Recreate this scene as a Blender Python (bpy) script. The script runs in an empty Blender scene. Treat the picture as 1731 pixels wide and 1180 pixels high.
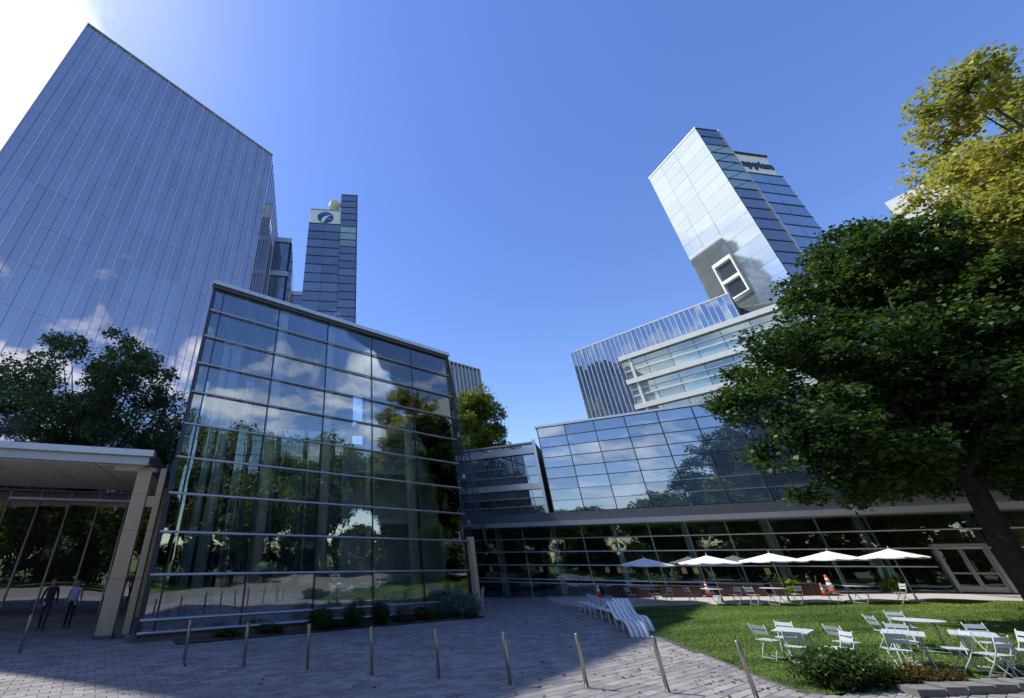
import bpy, bmesh, math, random
import numpy as np
from mathutils import Vector, Matrix, Quaternion

R = math.radians
rnd = random.Random(7)
sc = bpy.context.scene
COL = sc.collection

# ------------------------------------------------------------------ camera
cam_d = bpy.data.cameras.new('camera')
cam = bpy.data.objects.new('camera', cam_d)
COL.objects.link(cam)
cam.location = (0, 0, 2.5)
cam.rotation_euler = (R(90 + 28.29), 0, 0)
cam_d.sensor_width = 36
cam_d.lens = 667 / 1731 * 36
cam_d.shift_x = 245.5 / 1731
cam_d.clip_start = 0.1
cam_d.clip_end = 5000
sc.camera = cam

# ------------------------------------------------------------------ light
SUN_EL = R(58.0)
SUN_AZ = math.atan2(-0.921, 0.39)          # clockwise from +Y
sun_vec = Vector((math.sin(SUN_AZ) * math.cos(SUN_EL), math.cos(SUN_AZ) * math.cos(SUN_EL), math.sin(SUN_EL)))
sun_d = bpy.data.lights.new('sun', 'SUN')
sun_d.energy = 4.0
sun_d.angle = R(0.53)
sun_d.color = (1.0, 0.955, 0.88)
sun = bpy.data.objects.new('sun', sun_d)
COL.objects.link(sun)
sun.location = (-60, 30, 90)
sun.rotation_euler = sun_vec.to_track_quat('Z', 'Y').to_euler()

world = bpy.data.worlds.new('World')
sc.world = world
world.use_nodes = True
wt = world.node_tree
wt.nodes.clear()


def wn(kind, **kw):
    n = wt.nodes.new(kind)
    for k, v in kw.items():
        setattr(n, k, v)
    return n


def wmath(op, a, b=None, c=None, clamp=False):
    n = wn('ShaderNodeMath', operation=op, use_clamp=clamp)
    for i, v in enumerate((a, b, c)):
        if v is None:
            continue
        if isinstance(v, (int, float)):
            n.inputs[i].default_value = v
        else:
            wt.links.new(v, n.inputs[i])
    return n.outputs[0]


sky = wn('ShaderNodeTexSky', sky_type='NISHITA')
sky.sun_disc = False
sky.sun_elevation = SUN_EL
sky.sun_rotation = SUN_AZ
sky.altitude = 60
sky.air_density = 1.25
sky.dust_density = 0.2
sky.ozone_density = 2.2
geo = wn('ShaderNodeTexCoord')
sep = wn('ShaderNodeSeparateXYZ')
wt.links.new(geo.outputs['Generated'], sep.inputs[0])
dx, dy, dz = sep.outputs
zz = wmath('ADD', wmath('MAXIMUM', dz, 0.0), 0.14)
comb = wn('ShaderNodeCombineXYZ')
wt.links.new(wmath('DIVIDE', dx, zz), comb.inputs[0])
wt.links.new(wmath('DIVIDE', dy, zz), comb.inputs[1])
noi = wn('ShaderNodeTexNoise')
noi.inputs['Scale'].default_value = 1.7
noi.inputs['Detail'].default_value = 9
noi.inputs['Roughness'].default_value = 0.58
noi.inputs['Distortion'].default_value = 0.25
wt.links.new(comb.outputs[0], noi.inputs['Vector'])
# a bank of clouds stands in the west (camera left), scattered clouds in the south (behind), the rest is clear
lean = wmath('ADD', wmath('MULTIPLY', dx, -0.90), wmath('MULTIPLY', dy, 0.25))
bias = wmath('MULTIPLY', wmath('SUBTRACT', lean, 0.52), 1.1)
bias = wmath('MINIMUM', wmath('MAXIMUM', bias, -0.16), 0.13)
behind = wmath('MINIMUM', wmath('SUBTRACT', wmath('MULTIPLY', dy, -0.6), 0.22), 0.03)
behind = wmath('SUBTRACT', behind, wmath('MULTIPLY', wmath('MAXIMUM', wmath('SUBTRACT', dz, 0.42), 0.0), 0.55))
bias = wmath('MAXIMUM', bias, behind)
cm = wmath('SUBTRACT', wmath('ADD', noi.outputs['Fac'], bias), 0.535)
cm = wmath('MULTIPLY', cm, 8.0, clamp=True)
cm = wmath('SMOOTH_MIN', cm, 1.0, 0.2)
cm = wmath('MULTIPLY', cm, wmath('MULTIPLY', dz, 6.0, clamp=True))
mixw = wn('ShaderNodeMix', data_type='RGBA')
wt.links.new(cm, mixw.inputs[0])
hsv = wn('ShaderNodeHueSaturation')
hsv.inputs['Hue'].default_value = 0.517
hsv.inputs['Saturation'].default_value = 1.22
hsv.inputs['Value'].default_value = 1.06
wt.links.new(sky.outputs[0], hsv.inputs['Color'])
wt.links.new(hsv.outputs[0], mixw.inputs[6])
mixw.inputs[7].default_value = (6.6, 7.0, 7.6, 1)
bg = wn('ShaderNodeBackground')
bg.inputs['Strength'].default_value = 0.15
wt.links.new(mixw.outputs[2], bg.inputs['Color'])
wo = wn('ShaderNodeOutputWorld')
wt.links.new(bg.outputs[0], wo.inputs[0])

vs = sc.view_settings
vs.view_transform = 'Standard'
vs.look = 'None'
vs.exposure = 0.45
vs.gamma = 1.0
vs.use_curve_mapping = False
sc.render.engine = 'CYCLES'
cy = sc.cycles
cy.use_denoising = True
cy.max_bounces = 7
cy.use_adaptive_sampling = True
cy.adaptive_threshold = 0.02
cy.diffuse_bounces = 3
cy.glossy_bounces = 3
cy.transmission_bounces = 4
cy.transparent_max_bounces = 24
cy.caustics_reflective = False
cy.caustics_refractive = False
cy.sample_clamp_indirect = 6.0


# ------------------------------------------------------------------ materials
class NT:
    def __init__(self, name):
        self.m = bpy.data.materials.new(name)
        self.m.use_nodes = True
        self.t = self.m.node_tree
        self.t.nodes.clear()
        self.out = self.t.nodes.new('ShaderNodeOutputMaterial')

    def n(self, kind, ins=None, **kw):
        x = self.t.nodes.new(kind)
        for k, v in kw.items():
            setattr(x, k, v)
        for k, v in (ins or {}).items():
            s = x.inputs[k]
            if hasattr(v, 'is_linked'):
                self.t.links.new(v, s)
            else:
                s.default_value = v
        return x

    def math(self, op, a, b=0.0, clamp=False):
        return self.n('ShaderNodeMath', {0: a, 1: b}, operation=op, use_clamp=clamp).outputs[0]

    def mix(self, fac, a, b):
        return self.n('ShaderNodeMix', {0: fac, 6: a, 7: b}, data_type='RGBA').outputs[2]

    def pos(self):
        return self.n('ShaderNodeNewGeometry').outputs['Position']

    def noise(self, scale, detail=4, vec=None, rough=0.55):
        return self.n('ShaderNodeTexNoise', {'Vector': vec if vec is not None else self.pos(), 'Scale': scale,
                                            'Detail': detail, 'Roughness': rough}).outputs['Fac']

    def done(self, surf):
        self.t.links.new(surf, self.out.inputs['Surface'])
        return self.m


def c4(c):
    return (c[0], c[1], c[2], 1.0)


def scale_c(c, k):
    return tuple(min(1.0, x * k) for x in c)


def mat_plain(name, col, rough=0.6, metal=0.0, var=0.25, nscale=3.0, bump=0.0, bscale=40.0, spec=0.5):
    t = NT(name)
    f = t.noise(nscale, 5)
    f2 = t.noise(nscale * 9, 3)
    ff = t.math('ADD', t.math('MULTIPLY', f, 0.65), t.math('MULTIPLY', f2, 0.35))
    ff = t.math('MULTIPLY', t.math('SUBTRACT', ff, 0.28), 2.2, True)
    c = t.mix(ff, c4(scale_c(col, 1 - var)), c4(scale_c(col, 1 + var)))
    ins = {'Base Color': c, 'Roughness': t.math('ADD', t.math('MULTIPLY', f2, 0.2), rough - 0.1), 'Metallic': metal,
           'Specular IOR Level': spec}
    if bump:
        b = t.n('ShaderNodeBump', {'Height': t.noise(bscale, 4), 'Strength': bump, 'Distance': 0.02})
        ins['Normal'] = b.outputs[0]
    return t.done(t.n('ShaderNodeBsdfPrincipled', ins).outputs[0])


def wobble(t, amount, scale):
    b = t.n('ShaderNodeBump', {'Height': t.noise(scale, 1.0), 'Strength': 1.0, 'Distance': amount})
    return b.outputs[0]


def mat_clear_glass(name, tint, refl, base=0.16, wob=0.012, wscale=0.55):
    """thin architectural glass: tinted see-through plus a coated mirror reflection"""
    t = NT(name)
    nrm = wobble(t, wob, wscale)
    fr = t.n('ShaderNodeFresnel', {'IOR': 1.52, 'Normal': nrm}).outputs[0]
    fac = t.math('ADD', t.math('MULTIPLY', fr, 1.25), base, True)
    tr = t.n('ShaderNodeBsdfTransparent', {'Color': c4(tint)})
    gl = t.n('ShaderNodeBsdfGlossy', {'Color': c4(refl), 'Roughness': 0.0, 'Normal': nrm})
    return t.done(t.n('ShaderNodeMixShader', {0: fac, 1: tr.outputs[0], 2: gl.outputs[0]}).outputs[0])


def mat_mirror_glass(name, body, refl, base=0.35, wob=0.012, wscale=0.5, rough=0.01, var=0.25):
    """opaque reflective curtain-wall glass, each pane a little different"""
    t = NT(name)
    nrm = wobble(t, wob, wscale)
    fr = t.n('ShaderNodeFresnel', {'IOR': 1.5, 'Normal': nrm}).outputs[0]
    rn = t.n('ShaderNodeObjectInfo').outputs['Random']
    fac = t.math('ADD', t.math('MULTIPLY', fr, 1.0), t.math('ADD', t.math('MULTIPLY', rn, 0.08), base - 0.04), True)
    bodyc = t.mix(rn, c4(scale_c(body, 1 - var)), c4(scale_c(body, 1 + var)))
    df = t.n('ShaderNodeBsdfDiffuse', {'Color': bodyc})
    gl = t.n('ShaderNodeBsdfGlossy', {'Color': c4(refl), 'Roughness': rough, 'Normal': nrm})
    return t.done(t.n('ShaderNodeMixShader', {0: fac, 1: df.outputs[0], 2: gl.outputs[0]}).outputs[0])


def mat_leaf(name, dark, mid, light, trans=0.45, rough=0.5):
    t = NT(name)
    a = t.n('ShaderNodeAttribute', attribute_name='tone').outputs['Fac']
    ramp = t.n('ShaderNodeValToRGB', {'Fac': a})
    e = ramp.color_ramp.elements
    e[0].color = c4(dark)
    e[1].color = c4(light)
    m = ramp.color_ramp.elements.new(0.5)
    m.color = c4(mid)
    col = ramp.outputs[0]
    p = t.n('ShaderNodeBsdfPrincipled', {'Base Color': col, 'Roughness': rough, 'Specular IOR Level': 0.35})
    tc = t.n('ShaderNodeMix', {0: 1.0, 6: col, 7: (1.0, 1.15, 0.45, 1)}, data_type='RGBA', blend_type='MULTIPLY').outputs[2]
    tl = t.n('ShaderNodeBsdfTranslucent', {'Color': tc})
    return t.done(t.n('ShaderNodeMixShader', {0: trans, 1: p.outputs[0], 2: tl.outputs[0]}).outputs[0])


def mat_paver(name, attr):
    t = NT(name)
    if attr:
        r_ = t.n('ShaderNodeAttribute', attribute_name='tone').outputs['Fac']
    else:
        r_ = t.n('ShaderNodeObjectInfo').outputs['Random']
    ramp = t.n('ShaderNodeValToRGB', {'Fac': r_})
    e = ramp.color_ramp.elements
    e[0].color = (0.15, 0.142, 0.145, 1)
    e[1].color = (0.32, 0.30, 0.285, 1)
    x = ramp.color_ramp.elements.new(0.45)
    x.color = (0.225, 0.212, 0.205, 1)
    n1 = t.noise(0.35, 4)
    n2 = t.noise(28, 4)
    stain = t.math('MULTIPLY', t.math('SUBTRACT', n1, 0.42), 4.0, True)
    c = t.mix(t.math('MULTIPLY', stain, 0.55), ramp.outputs[0], (0.14, 0.135, 0.13, 1))
    gum = t.math('GREATER_THAN', t.noise(5.5, 1.0), 0.745)
    c = t.mix(t.math('MULTIPLY', gum, 0.6), c, (0.06, 0.058, 0.055, 1))
    c = t.mix(t.math('MULTIPLY', t.math('SUBTRACT', n2, 0.35), 0.8, True), c, (0.34, 0.32, 0.305, 1))
    b = t.n('ShaderNodeBump', {'Height': n2, 'Strength': 0.35, 'Distance': 0.01})
    return t.done(t.n('ShaderNodeBsdfPrincipled', {'Base Color': c, 'Roughness': 0.78, 'Normal': b.outputs[0]}).outputs[0])


def mat_grass(name, blade=False):
    t = NT(name)
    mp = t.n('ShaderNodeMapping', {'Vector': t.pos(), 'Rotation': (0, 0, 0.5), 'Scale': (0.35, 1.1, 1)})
    n1 = t.noise(0.55, 5, mp.outputs[0])  # stretched streaks: mowing and dappled shade put into the grass colour
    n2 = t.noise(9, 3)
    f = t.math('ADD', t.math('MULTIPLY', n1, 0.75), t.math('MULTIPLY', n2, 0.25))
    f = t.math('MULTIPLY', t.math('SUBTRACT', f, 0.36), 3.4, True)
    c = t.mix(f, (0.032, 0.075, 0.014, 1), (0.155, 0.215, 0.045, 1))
    p = t.n('ShaderNodeBsdfPrincipled', {'Base Color': c, 'Roughness': 0.75, 'Specular IOR Level': 0.2})
    if not blade:
        return t.done(p.outputs[0])
    tl = t.n('ShaderNodeBsdfTranslucent', {'Color': c})
    return t.done(t.n('ShaderNodeMixShader', {0: 0.3, 1: p.outputs[0], 2: tl.outputs[0]}).outputs[0])


M = {}
M['atrium_glass'] = mat_clear_glass('atrium glass', (0.965, 0.99, 0.99), (0.86, 0.93, 0.98), 0.125, 0.014, 0.5)
M['store_glass'] = mat_clear_glass('ground floor glass', (0.78, 0.84, 0.83), (0.8, 0.88, 0.93), 0.08, 0.010, 0.6)
M['upper_glass'] = mat_mirror_glass('blue screen glass', (0.11, 0.165, 0.24), (0.78, 0.86, 0.98), 0.34, 0.006, 0.5)
M['tower_glass'] = mat_mirror_glass('tower glass', (0.21, 0.21, 0.235), (0.95, 0.88, 0.93), 0.47, 0.02, 0.13, var=0.1)
M['slab_glass'] = mat_mirror_glass('slate glass', (0.07, 0.08, 0.10), (0.70, 0.72, 0.80), 0.30, 0.004, 0.35)
M['silver_glass'] = mat_mirror_glass('silver glass', (0.24, 0.27, 0.27), (0.9, 0.97, 0.98), 0.5, 0.03, 0.25, rough=0.05, var=0.06)
M['stair_glass'] = mat_mirror_glass('green stair glass', (0.25, 0.33, 0.31), (0.8, 0.9, 0.9), 0.3)
M['fin_glass'] = mat_mirror_glass('fin wall glass', (0.05, 0.08, 0.12), (0.75, 0.83, 0.95), 0.42, 0.010, 0.4)
M['green_glass'] = mat_mirror_glass('pale green glass', (0.22, 0.29, 0.26), (0.8, 0.9, 0.88), 0.26, 0.006, 0.4, var=0.4)
M['dark_glass'] = mat_mirror_glass('lobby glass', (0.03, 0.03, 0.034), (0.85, 0.86, 0.9), 0.32, 0.010, 0.5)
M['dark_mullion'] = mat_plain('dark mullion', (0.045, 0.055, 0.075), 0.45, 0.3, 0.1)
M['core'] = mat_plain('dark core', (0.03, 0.035, 0.045), 0.8, 0, 0.1)
M['bar'] = mat_plain('pale metal bar', (0.48, 0.49, 0.52), 0.35, 0.6, 0.08)
M['silver'] = mat_plain('brushed silver', (0.62, 0.63, 0.65), 0.35, 0.7, 0.08)
M['white_panel'] = mat_plain('white panel', (0.72, 0.73, 0.74), 0.5, 0, 0.05)
M['white_fin'] = mat_plain('white fin', (0.6, 0.63, 0.66), 0.4, 0.3, 0.06)
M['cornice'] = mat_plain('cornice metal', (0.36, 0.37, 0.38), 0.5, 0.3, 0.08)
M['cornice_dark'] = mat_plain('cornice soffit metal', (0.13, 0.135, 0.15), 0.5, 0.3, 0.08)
M['column'] = mat_plain('pale green column', (0.84, 0.92, 0.91), 0.45, 0.0, 0.06)
M['pipe'] = mat_plain('light blue duct', (0.5, 0.66, 0.78), 0.35, 0.3, 0.08)
M['interior'] = mat_plain('dim interior', (0.19, 0.185, 0.18), 0.8, 0, 0.35, 0.6)
M['atrium_wall'] = mat_plain('atrium wall', (0.52, 0.60, 0.66), 0.7, 0, 0.3, 0.5)
M['interior_warm'] = mat_plain('warm interior', (0.32, 0.22, 0.12), 0.8, 0, 0.35, 0.6)
M['ceiling'] = mat_plain('white ceiling', (0.6, 0.61, 0.6), 0.8, 0, 0.06)
M['floor_in'] = mat_plain('interior floor', (0.34, 0.32, 0.3), 0.5, 0, 0.15)
M['tan'] = mat_plain('tan metal cladding', (0.60, 0.46, 0.28), 0.42, 0.1, 0.08, 1.5)
M['soffit'] = mat_plain('pale wood soffit', (0.80, 0.72, 0.62), 0.65, 0, 0.06, 1.2)
M['fascia'] = mat_plain('pale fascia', (0.58, 0.58, 0.58), 0.45, 0.3, 0.06)
M['steel'] = mat_plain('bollard steel', (0.42, 0.40, 0.36), 0.33, 0.85, 0.12, 6)
M['white_paint'] = mat_plain('white painted steel', (0.74, 0.76, 0.78), 0.4, 0, 0.05)
M['shaded_white_paint'] = mat_plain('shaded white painted steel', (0.50, 0.54, 0.57), 0.45, 0, 0.06)  # white steel, its colour greyed to carry the shade on chairs and tables
M['grey_paint'] = mat_plain('grey painted steel', (0.46, 0.48, 0.50), 0.45, 0, 0.08)
M['fabric'] = mat_plain('white canvas', (0.78, 0.78, 0.77), 0.85, 0, 0.04)
M['wood'] = mat_plain('red brown timber', (0.06, 0.025, 0.016), 0.7, 0, 0.4, 5)
M['orange'] = mat_plain('orange plastic', (0.75, 0.10, 0.03), 0.45, 0, 0.1)
M['reflect_band'] = mat_plain('white band', (0.75, 0.75, 0.75), 0.4, 0, 0.05)
M['black'] = mat_plain('black rubber', (0.03, 0.03, 0.03), 0.7, 0, 0.1)
M['notice'] = mat_plain('orange paper', (0.62, 0.36, 0.14), 0.8, 0, 0.1)
M['notice_y'] = mat_plain('yellow paper', (0.62, 0.5, 0.14), 0.8, 0, 0.1)
M['red'] = mat_plain('red panel', (0.30, 0.03, 0.03), 0.5, 0, 0.2)
M['navy'] = mat_plain('navy letters', (0.02, 0.025, 0.07), 0.4, 0, 0.1)
M['logo_blue'] = mat_plain('emblem blue', (0.02, 0.07, 0.28), 0.4, 0, 0.1)
M['logo_light'] = mat_plain('emblem light blue', (0.12, 0.27, 0.5), 0.4, 0, 0.1)
M['dish'] = mat_plain('dish cream', (0.62, 0.6, 0.5), 0.6, 0, 0.06)
M['stone'] = mat_plain('grey stone', (0.17, 0.165, 0.155), 0.85, 0, 0.3, 4, 0.6, 18)
M['terrace'] = mat_plain('terrace concrete', (0.42, 0.40, 0.37), 0.85, 0, 0.15, 1.5, 0.3, 30)
M['joint'] = mat_plain('joint sand', (0.17, 0.16, 0.15), 0.95, 0, 0.2, 6)
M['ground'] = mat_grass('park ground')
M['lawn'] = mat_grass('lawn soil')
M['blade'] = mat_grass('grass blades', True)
M['soil'] = mat_plain('planting soil', (0.06, 0.045, 0.03), 0.95, 0, 0.4, 8, 0.6, 30)
M['bark'] = mat_plain('bark', (0.04, 0.032, 0.028), 0.9, 0, 0.55, 9, 1.0, 14)
M['leaf_right'] = mat_leaf('dark maple leaves', (0.020, 0.045, 0.014), (0.042, 0.080, 0.024), (0.115, 0.155, 0.045))
M['leaf_yellow'] = mat_leaf('turning leaves', (0.13, 0.17, 0.04), (0.38, 0.35, 0.10), (0.62, 0.50, 0.19))
M['leaf_left'] = mat_leaf('dull green leaves', (0.07, 0.105, 0.06), (0.115, 0.155, 0.08), (0.18, 0.22, 0.11))
M['leaf_mid'] = mat_leaf('lime green leaves', (0.05, 0.09, 0.016), (0.12, 0.165, 0.028), (0.21, 0.24, 0.045))
M['leaf_box'] = mat_leaf('box leaves', (0.03, 0.055, 0.015), (0.06, 0.10, 0.025), (0.11, 0.16, 0.04))
M['leaf_grey'] = mat_leaf('silver grey leaves', (0.10, 0.14, 0.135), (0.19, 0.24, 0.24), (0.30, 0.36, 0.36))
M['leaf_red'] = mat_leaf('russet leaves', (0.05, 0.04, 0.015), (0.11, 0.07, 0.02), (0.12, 0.12, 0.03))
M['leaf_lime'] = mat_leaf('bright lime leaves', (0.15, 0.22, 0.02), (0.3, 0.38, 0.04), (0.45, 0.5, 0.08))
M['paver'] = mat_paver('paver', False)
M['paver_far'] = mat_paver('paver far', True)
M['skin'] = mat_plain('skin', (0.42, 0.24, 0.17), 0.55, 0, 0.08)
M['hair'] = mat_plain('dark hair', (0.025, 0.018, 0.014), 0.6, 0, 0.2)
M['shirt_blue'] = mat_plain('blue grey cotton', (0.38, 0.46, 0.68), 0.9, 0, 0.08)
M['shirt_dark'] = mat_plain('black cotton', (0.03, 0.03, 0.04), 0.9, 0, 0.1)
M['trousers'] = mat_plain('black trousers', (0.02, 0.02, 0.026), 0.9, 0, 0.1)
M['jeans'] = mat_plain('navy jeans', (0.03, 0.04, 0.08), 0.9, 0, 0.15)
M['shoe'] = mat_plain('shoe leather', (0.05, 0.035, 0.03), 0.6, 0, 0.1)
M['bag_blue'] = mat_plain('blue bag', (0.04, 0.12, 0.4), 0.7, 0, 0.1)


# ------------------------------------------------------------------ mesh helpers
class MB:
    def __init__(self):
        self.v, self.f = [], []

    def add(self, vs, fs):
        b = len(self.v)
        self.v += [tuple(x) for x in vs]
        self.f += [tuple(b + i for i in q) for q in fs]
        return self

    def hexa(self, p):
        """eight corners: bottom four ccw, top four ccw"""
        return self.add(p, [(3, 2, 1, 0), (4, 5, 6, 7), (0, 1, 5, 4), (1, 2, 6, 5), (2, 3, 7, 6), (3, 0, 4, 7)])

    def box(self, x0, x1, y0, y1, z0, z1):
        return self.hexa([(x0, y0, z0), (x1, y0, z0), (x1, y1, z0), (x0, y1, z0),
                          (x0, y0, z1), (x1, y0, z1), (x1, y1, z1), (x0, y1, z1)])

    def bar(self, a, b, w, h, up=(0, 0, 1)):
        a, b = Vector(a), Vector(b)
        d = (b - a).normalized()
        u = Vector(up)
        if abs(d.dot(u)) > 0.98:
            u = Vector((0, 1, 0))
        s = d.cross(u).normalized()
        u = s.cross(d).normalized()
        s, u = s * w / 2, u * h / 2
        return self.hexa([a - s - u, a + s - u, b + s - u, b - s - u, a - s + u, a + s + u, b + s + u, b - s + u])

    def tube(self, pts, rad, n=8, cap=True):
        pts = [Vector(p) for p in pts]
        if isinstance(rad, (int, float)):
            rad = [rad] * len(pts)
        base = len(self.v)
        prev = None
        for i, p in enumerate(pts):
            d = (pts[min(i + 1, len(pts) - 1)] - pts[max(i - 1, 0)]).normalized()
            if prev is None:
                u = Vector((0, 0, 1)) if abs(d.z) < 0.9 else Vector((1, 0, 0))
                s = d.cross(u).normalized()
            else:
                s = (prev - d * prev.dot(d)).normalized()
            prev = s
            t = d.cross(s)
            for k in range(n):
                a = 2 * math.pi * k / n
                self.v.append(tuple(p + (s * math.cos(a) + t * math.sin(a)) * rad[i]))
        for i in range(len(pts) - 1):
            for k in range(n):
                k2 = (k + 1) % n
                self.f.append((base + i * n + k, base + i * n + k2, base + (i + 1) * n + k2, base + (i + 1) * n + k))
        if cap:
            self.f.append(tuple(base + k for k in range(n))[::-1])
            self.f.append(tuple(base + (len(pts) - 1) * n + k for k in range(n)))
        return self

    def lathe(self, prof, n=16, o=(0, 0, 0)):
        base = len(self.v)
        for r_, z in prof:
            for k in range(n):
                a = 2 * math.pi * k / n
                self.v.append((o[0] + r_ * math.cos(a), o[1] + r_ * math.sin(a), o[2] + z))
        for i in range(len(prof) - 1):
            for k in range(n):
                k2 = (k + 1) % n
                self.f.append((base + i * n + k, base + i * n + k2, base + (i + 1) * n + k2, base + (i + 1) * n + k))
        self.f.append(tuple(base + k for k in range(n))[::-1])
        self.f.append(tuple(base + (len(prof) - 1) * n + k for k in range(n)))
        return self

    def prism(self, poly, z0, z1):
        n = len(poly)
        b = [(p[0], p[1], z0 if not callable(z0) else z0(p)) for p in poly]
        t = [(p[0], p[1], z1 if not callable(z1) else z1(p)) for p in poly]
        return self.add(b + t, [tuple(range(n))[::-1], tuple(range(n, 2 * n))] +
                        [(i, (i + 1) % n, n + (i + 1) % n, n + i) for i in range(n)])

    def mesh(self, name, mat, smooth=False):
        me = bpy.data.meshes.new(name)
        me.from_pydata(self.v, [], self.f)
        me.update()
        if mat is not None:
            me.materials.append(M[mat] if isinstance(mat, str) else mat)
        if smooth:
            me.polygons.foreach_set('use_smooth', [True] * len(me.polygons))
        return me


def link(name, me, parent=None, world=True):
    o = bpy.data.objects.new(name, me)
    COL.objects.link(o)
    if parent is not None:
        o.parent = parent
        if world:
            p = parent
            m = Matrix.Identity(4)
            while p is not None:
                m = p.matrix_parent_inverse @ p.matrix_basis if p.parent is None else (p.matrix_parent_inverse @ p.matrix_basis)
                break
            o.matrix_parent_inverse = PW(parent).inverted()
    return o


def PW(o):
    m = o.matrix_basis.copy()
    if o.parent is not None:
        m = PW(o.parent) @ o.matrix_parent_inverse @ m
    return m


def build(mb, name, mat, parent=None, smooth=False, world=True):
    return link(name, mb.mesh(name, mat, smooth), parent, world)


def thing(name, label, cat, loc=(0, 0, 0), rotz=0.0, group=None):
    o = bpy.data.objects.new(name, None)
    COL.objects.link(o)
    o.empty_display_size = 0.3
    o.location = loc
    o.rotation_euler = (0, 0, rotz)
    o['label'] = label
    o['category'] = cat
    if group:
        o['group'] = group
    return o


def tag(o, label, cat, group=None):
    o['label'] = label
    o['category'] = cat
    if group:
        o['group'] = group
    return o


def struct(o):
    o['kind'] = 'structure'
    return o


def dup(root, loc, rotz, label, group=None):
    def cp(o, par):
        c = o.copy()
        COL.objects.link(c)
        c.parent = par
        for ch in [x for x in list(o.children)]:
            cp(ch, c)
        return c
    r_ = cp(root, None)
    r_.location = loc
    r_.rotation_euler = (0, 0, rotz)
    r_['label'] = label
    if group:
        r_['group'] = group
    return r_


class Wall:
    """a vertical plane: s runs along it, d out of it (towards the plaza), z up"""

    def __init__(self, a, b, flip=False):
        self.a = Vector((a[0], a[1], 0))
        b = Vector((b[0], b[1], 0))
        self.len = (b - self.a).length
        self.t = (b - self.a).normalized()
        self.n = Vector((self.t.y, -self.t.x, 0))
        if flip:
            self.n = -self.n

    def p(self, s, d, z):
        return self.a + self.t * s + self.n * d + Vector((0, 0, z))

    def box(self, mb, s0, s1, d0, d1, z0, z1):
        q = [self.p(s0, d0, z0), self.p(s1, d0, z0), self.p(s1, d1, z0), self.p(s0, d1, z0)]
        up = Vector((0, 0, z1 - z0))
        if self.t.cross(self.n).z < 0:
            q = q[::-1]
        return mb.hexa(q + [x + up for x in q])

    def mat(self, s, d, z):
        m = Matrix((self.t, self.n, Vector((0, 0, 1)))).transposed().to_4x4()
        m.translation = self.p(s, d, z)
        return m


PANE = {}


def pane_mesh(w, h, th, mat):
    key = (round(w, 3), round(h, 3), th, mat)
    if key not in PANE:
        PANE[key] = MB().box(-w / 2, w / 2, -th / 2, th / 2, -h / 2, h / 2).mesh('pane', mat)
    return PANE[key]


def panes(parent, W, ss, zs, mat, d=0.0, gap=0.03, th=0.03, jit=0.12, name='pane', skip=None):
    for i in range(len(ss) - 1):
        for j in range(len(zs) - 1):
            if skip and skip(i, j):
                continue
            w, h = ss[i + 1] - ss[i] - gap, zs[j + 1] - zs[j] - gap
            m = mat(i, j) if callable(mat) else mat
            o = link(name, pane_mesh(w, h, th, m), parent)
            mm = W.mat((ss[i] + ss[i + 1]) / 2, d, (zs[j] + zs[j + 1]) / 2)
            mm = mm @ Matrix.Rotation(R(rnd.gauss(0, jit)), 4, 'Z') @ Matrix.Rotation(R(rnd.gauss(0, jit)), 4, 'X')
            o.matrix_basis = mm


def lin(a, b, n):
    return [a + (b - a) * i / n for i in range(n + 1)]


def gz(x, y=0):
    """the plaza rises gently to the right"""
    k = x - 10
    if k <= -1:
        return 0.0
    if k < 1:
        return 0.05 * (k + 1) ** 2 / 4
    return 0.05 * min(k, 21.0)


# ------------------------------------------------------------------ ground
def in_poly(x, y, poly):
    c = False
    n = len(poly)
    for i in range(n):
        x1, y1 = poly[i]
        x2, y2 = poly[(i + 1) % n]
        if (y1 > y) != (y2 > y) and x < (x2 - x1) * (y - y1) / (y2 - y1) + x1:
            c = not c
    return c


LAWN = [(13.2, 26.6), (12.3, 25.4), (11.75, 23.2), (11.3, 20.5), (10.85, 18.1), (10.5, 16.4), (10.1, 14.5), (9.75, 13.0),
        (9.5, 12.0), (9.4, 11.2), (9.7, 10.8), (11.3, 11.15), (13.0, 11.35), (20, 10.8), (31, 12.0), (31.5, 18.0), (28.6, 20.9),
        (27.7, 22.3), (25.4, 22.8), (23.3, 23.6), (20.9, 24.4), (18.5, 25.3), (16.1, 26.1)]

xs = [-3000, -600, -150, -60, -30] + [i * 2.0 for i in range(-10, 4)] + [8.5, 9, 9.5, 10, 10.5, 11, 12, 14, 17, 20, 24, 28, 31, 34, 40, 60, 150, 600, 3000]
ys = [-3000, -600, -150, -60, -30, -15, -8, -4, 0, 4, 8, 12, 16, 20, 25, 30, 35, 40, 60, 90, 150, 600, 3000]
mb = MB()
mb.v = [(x, y, gz(x) - 0.09) for y in ys for x in xs]
nx = len(xs)
mb.f = [(j * nx + i, j * nx + i + 1, (j + 1) * nx + i + 1, (j + 1) * nx + i) for j in range(len(ys) - 1) for i in range(nx - 1)]
struct(build(mb, 'ground', 'ground'))

# sand bed below the pavers
mb = MB()
bx = [-40, -20, -10, 0, 5, 8, 9, 9.5, 10, 10.5, 11, 14, 18, 24, 31, 44]
by = [-6, 2, 8, 12, 16, 20, 24, 28, 32, 36, 40, 44]
mb.v = [(x, y, gz(x) - 0.035) for y in by for x in bx]
nb = len(bx)
mb.f = [(j * nb + i, j * nb + i + 1, (j + 1) * nb + i + 1, (j + 1) * nb + i) for j in range(len(by) - 1) for i in range(nb - 1)]
plaza = struct(build(mb, 'plaza_pavement', 'joint'))

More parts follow.
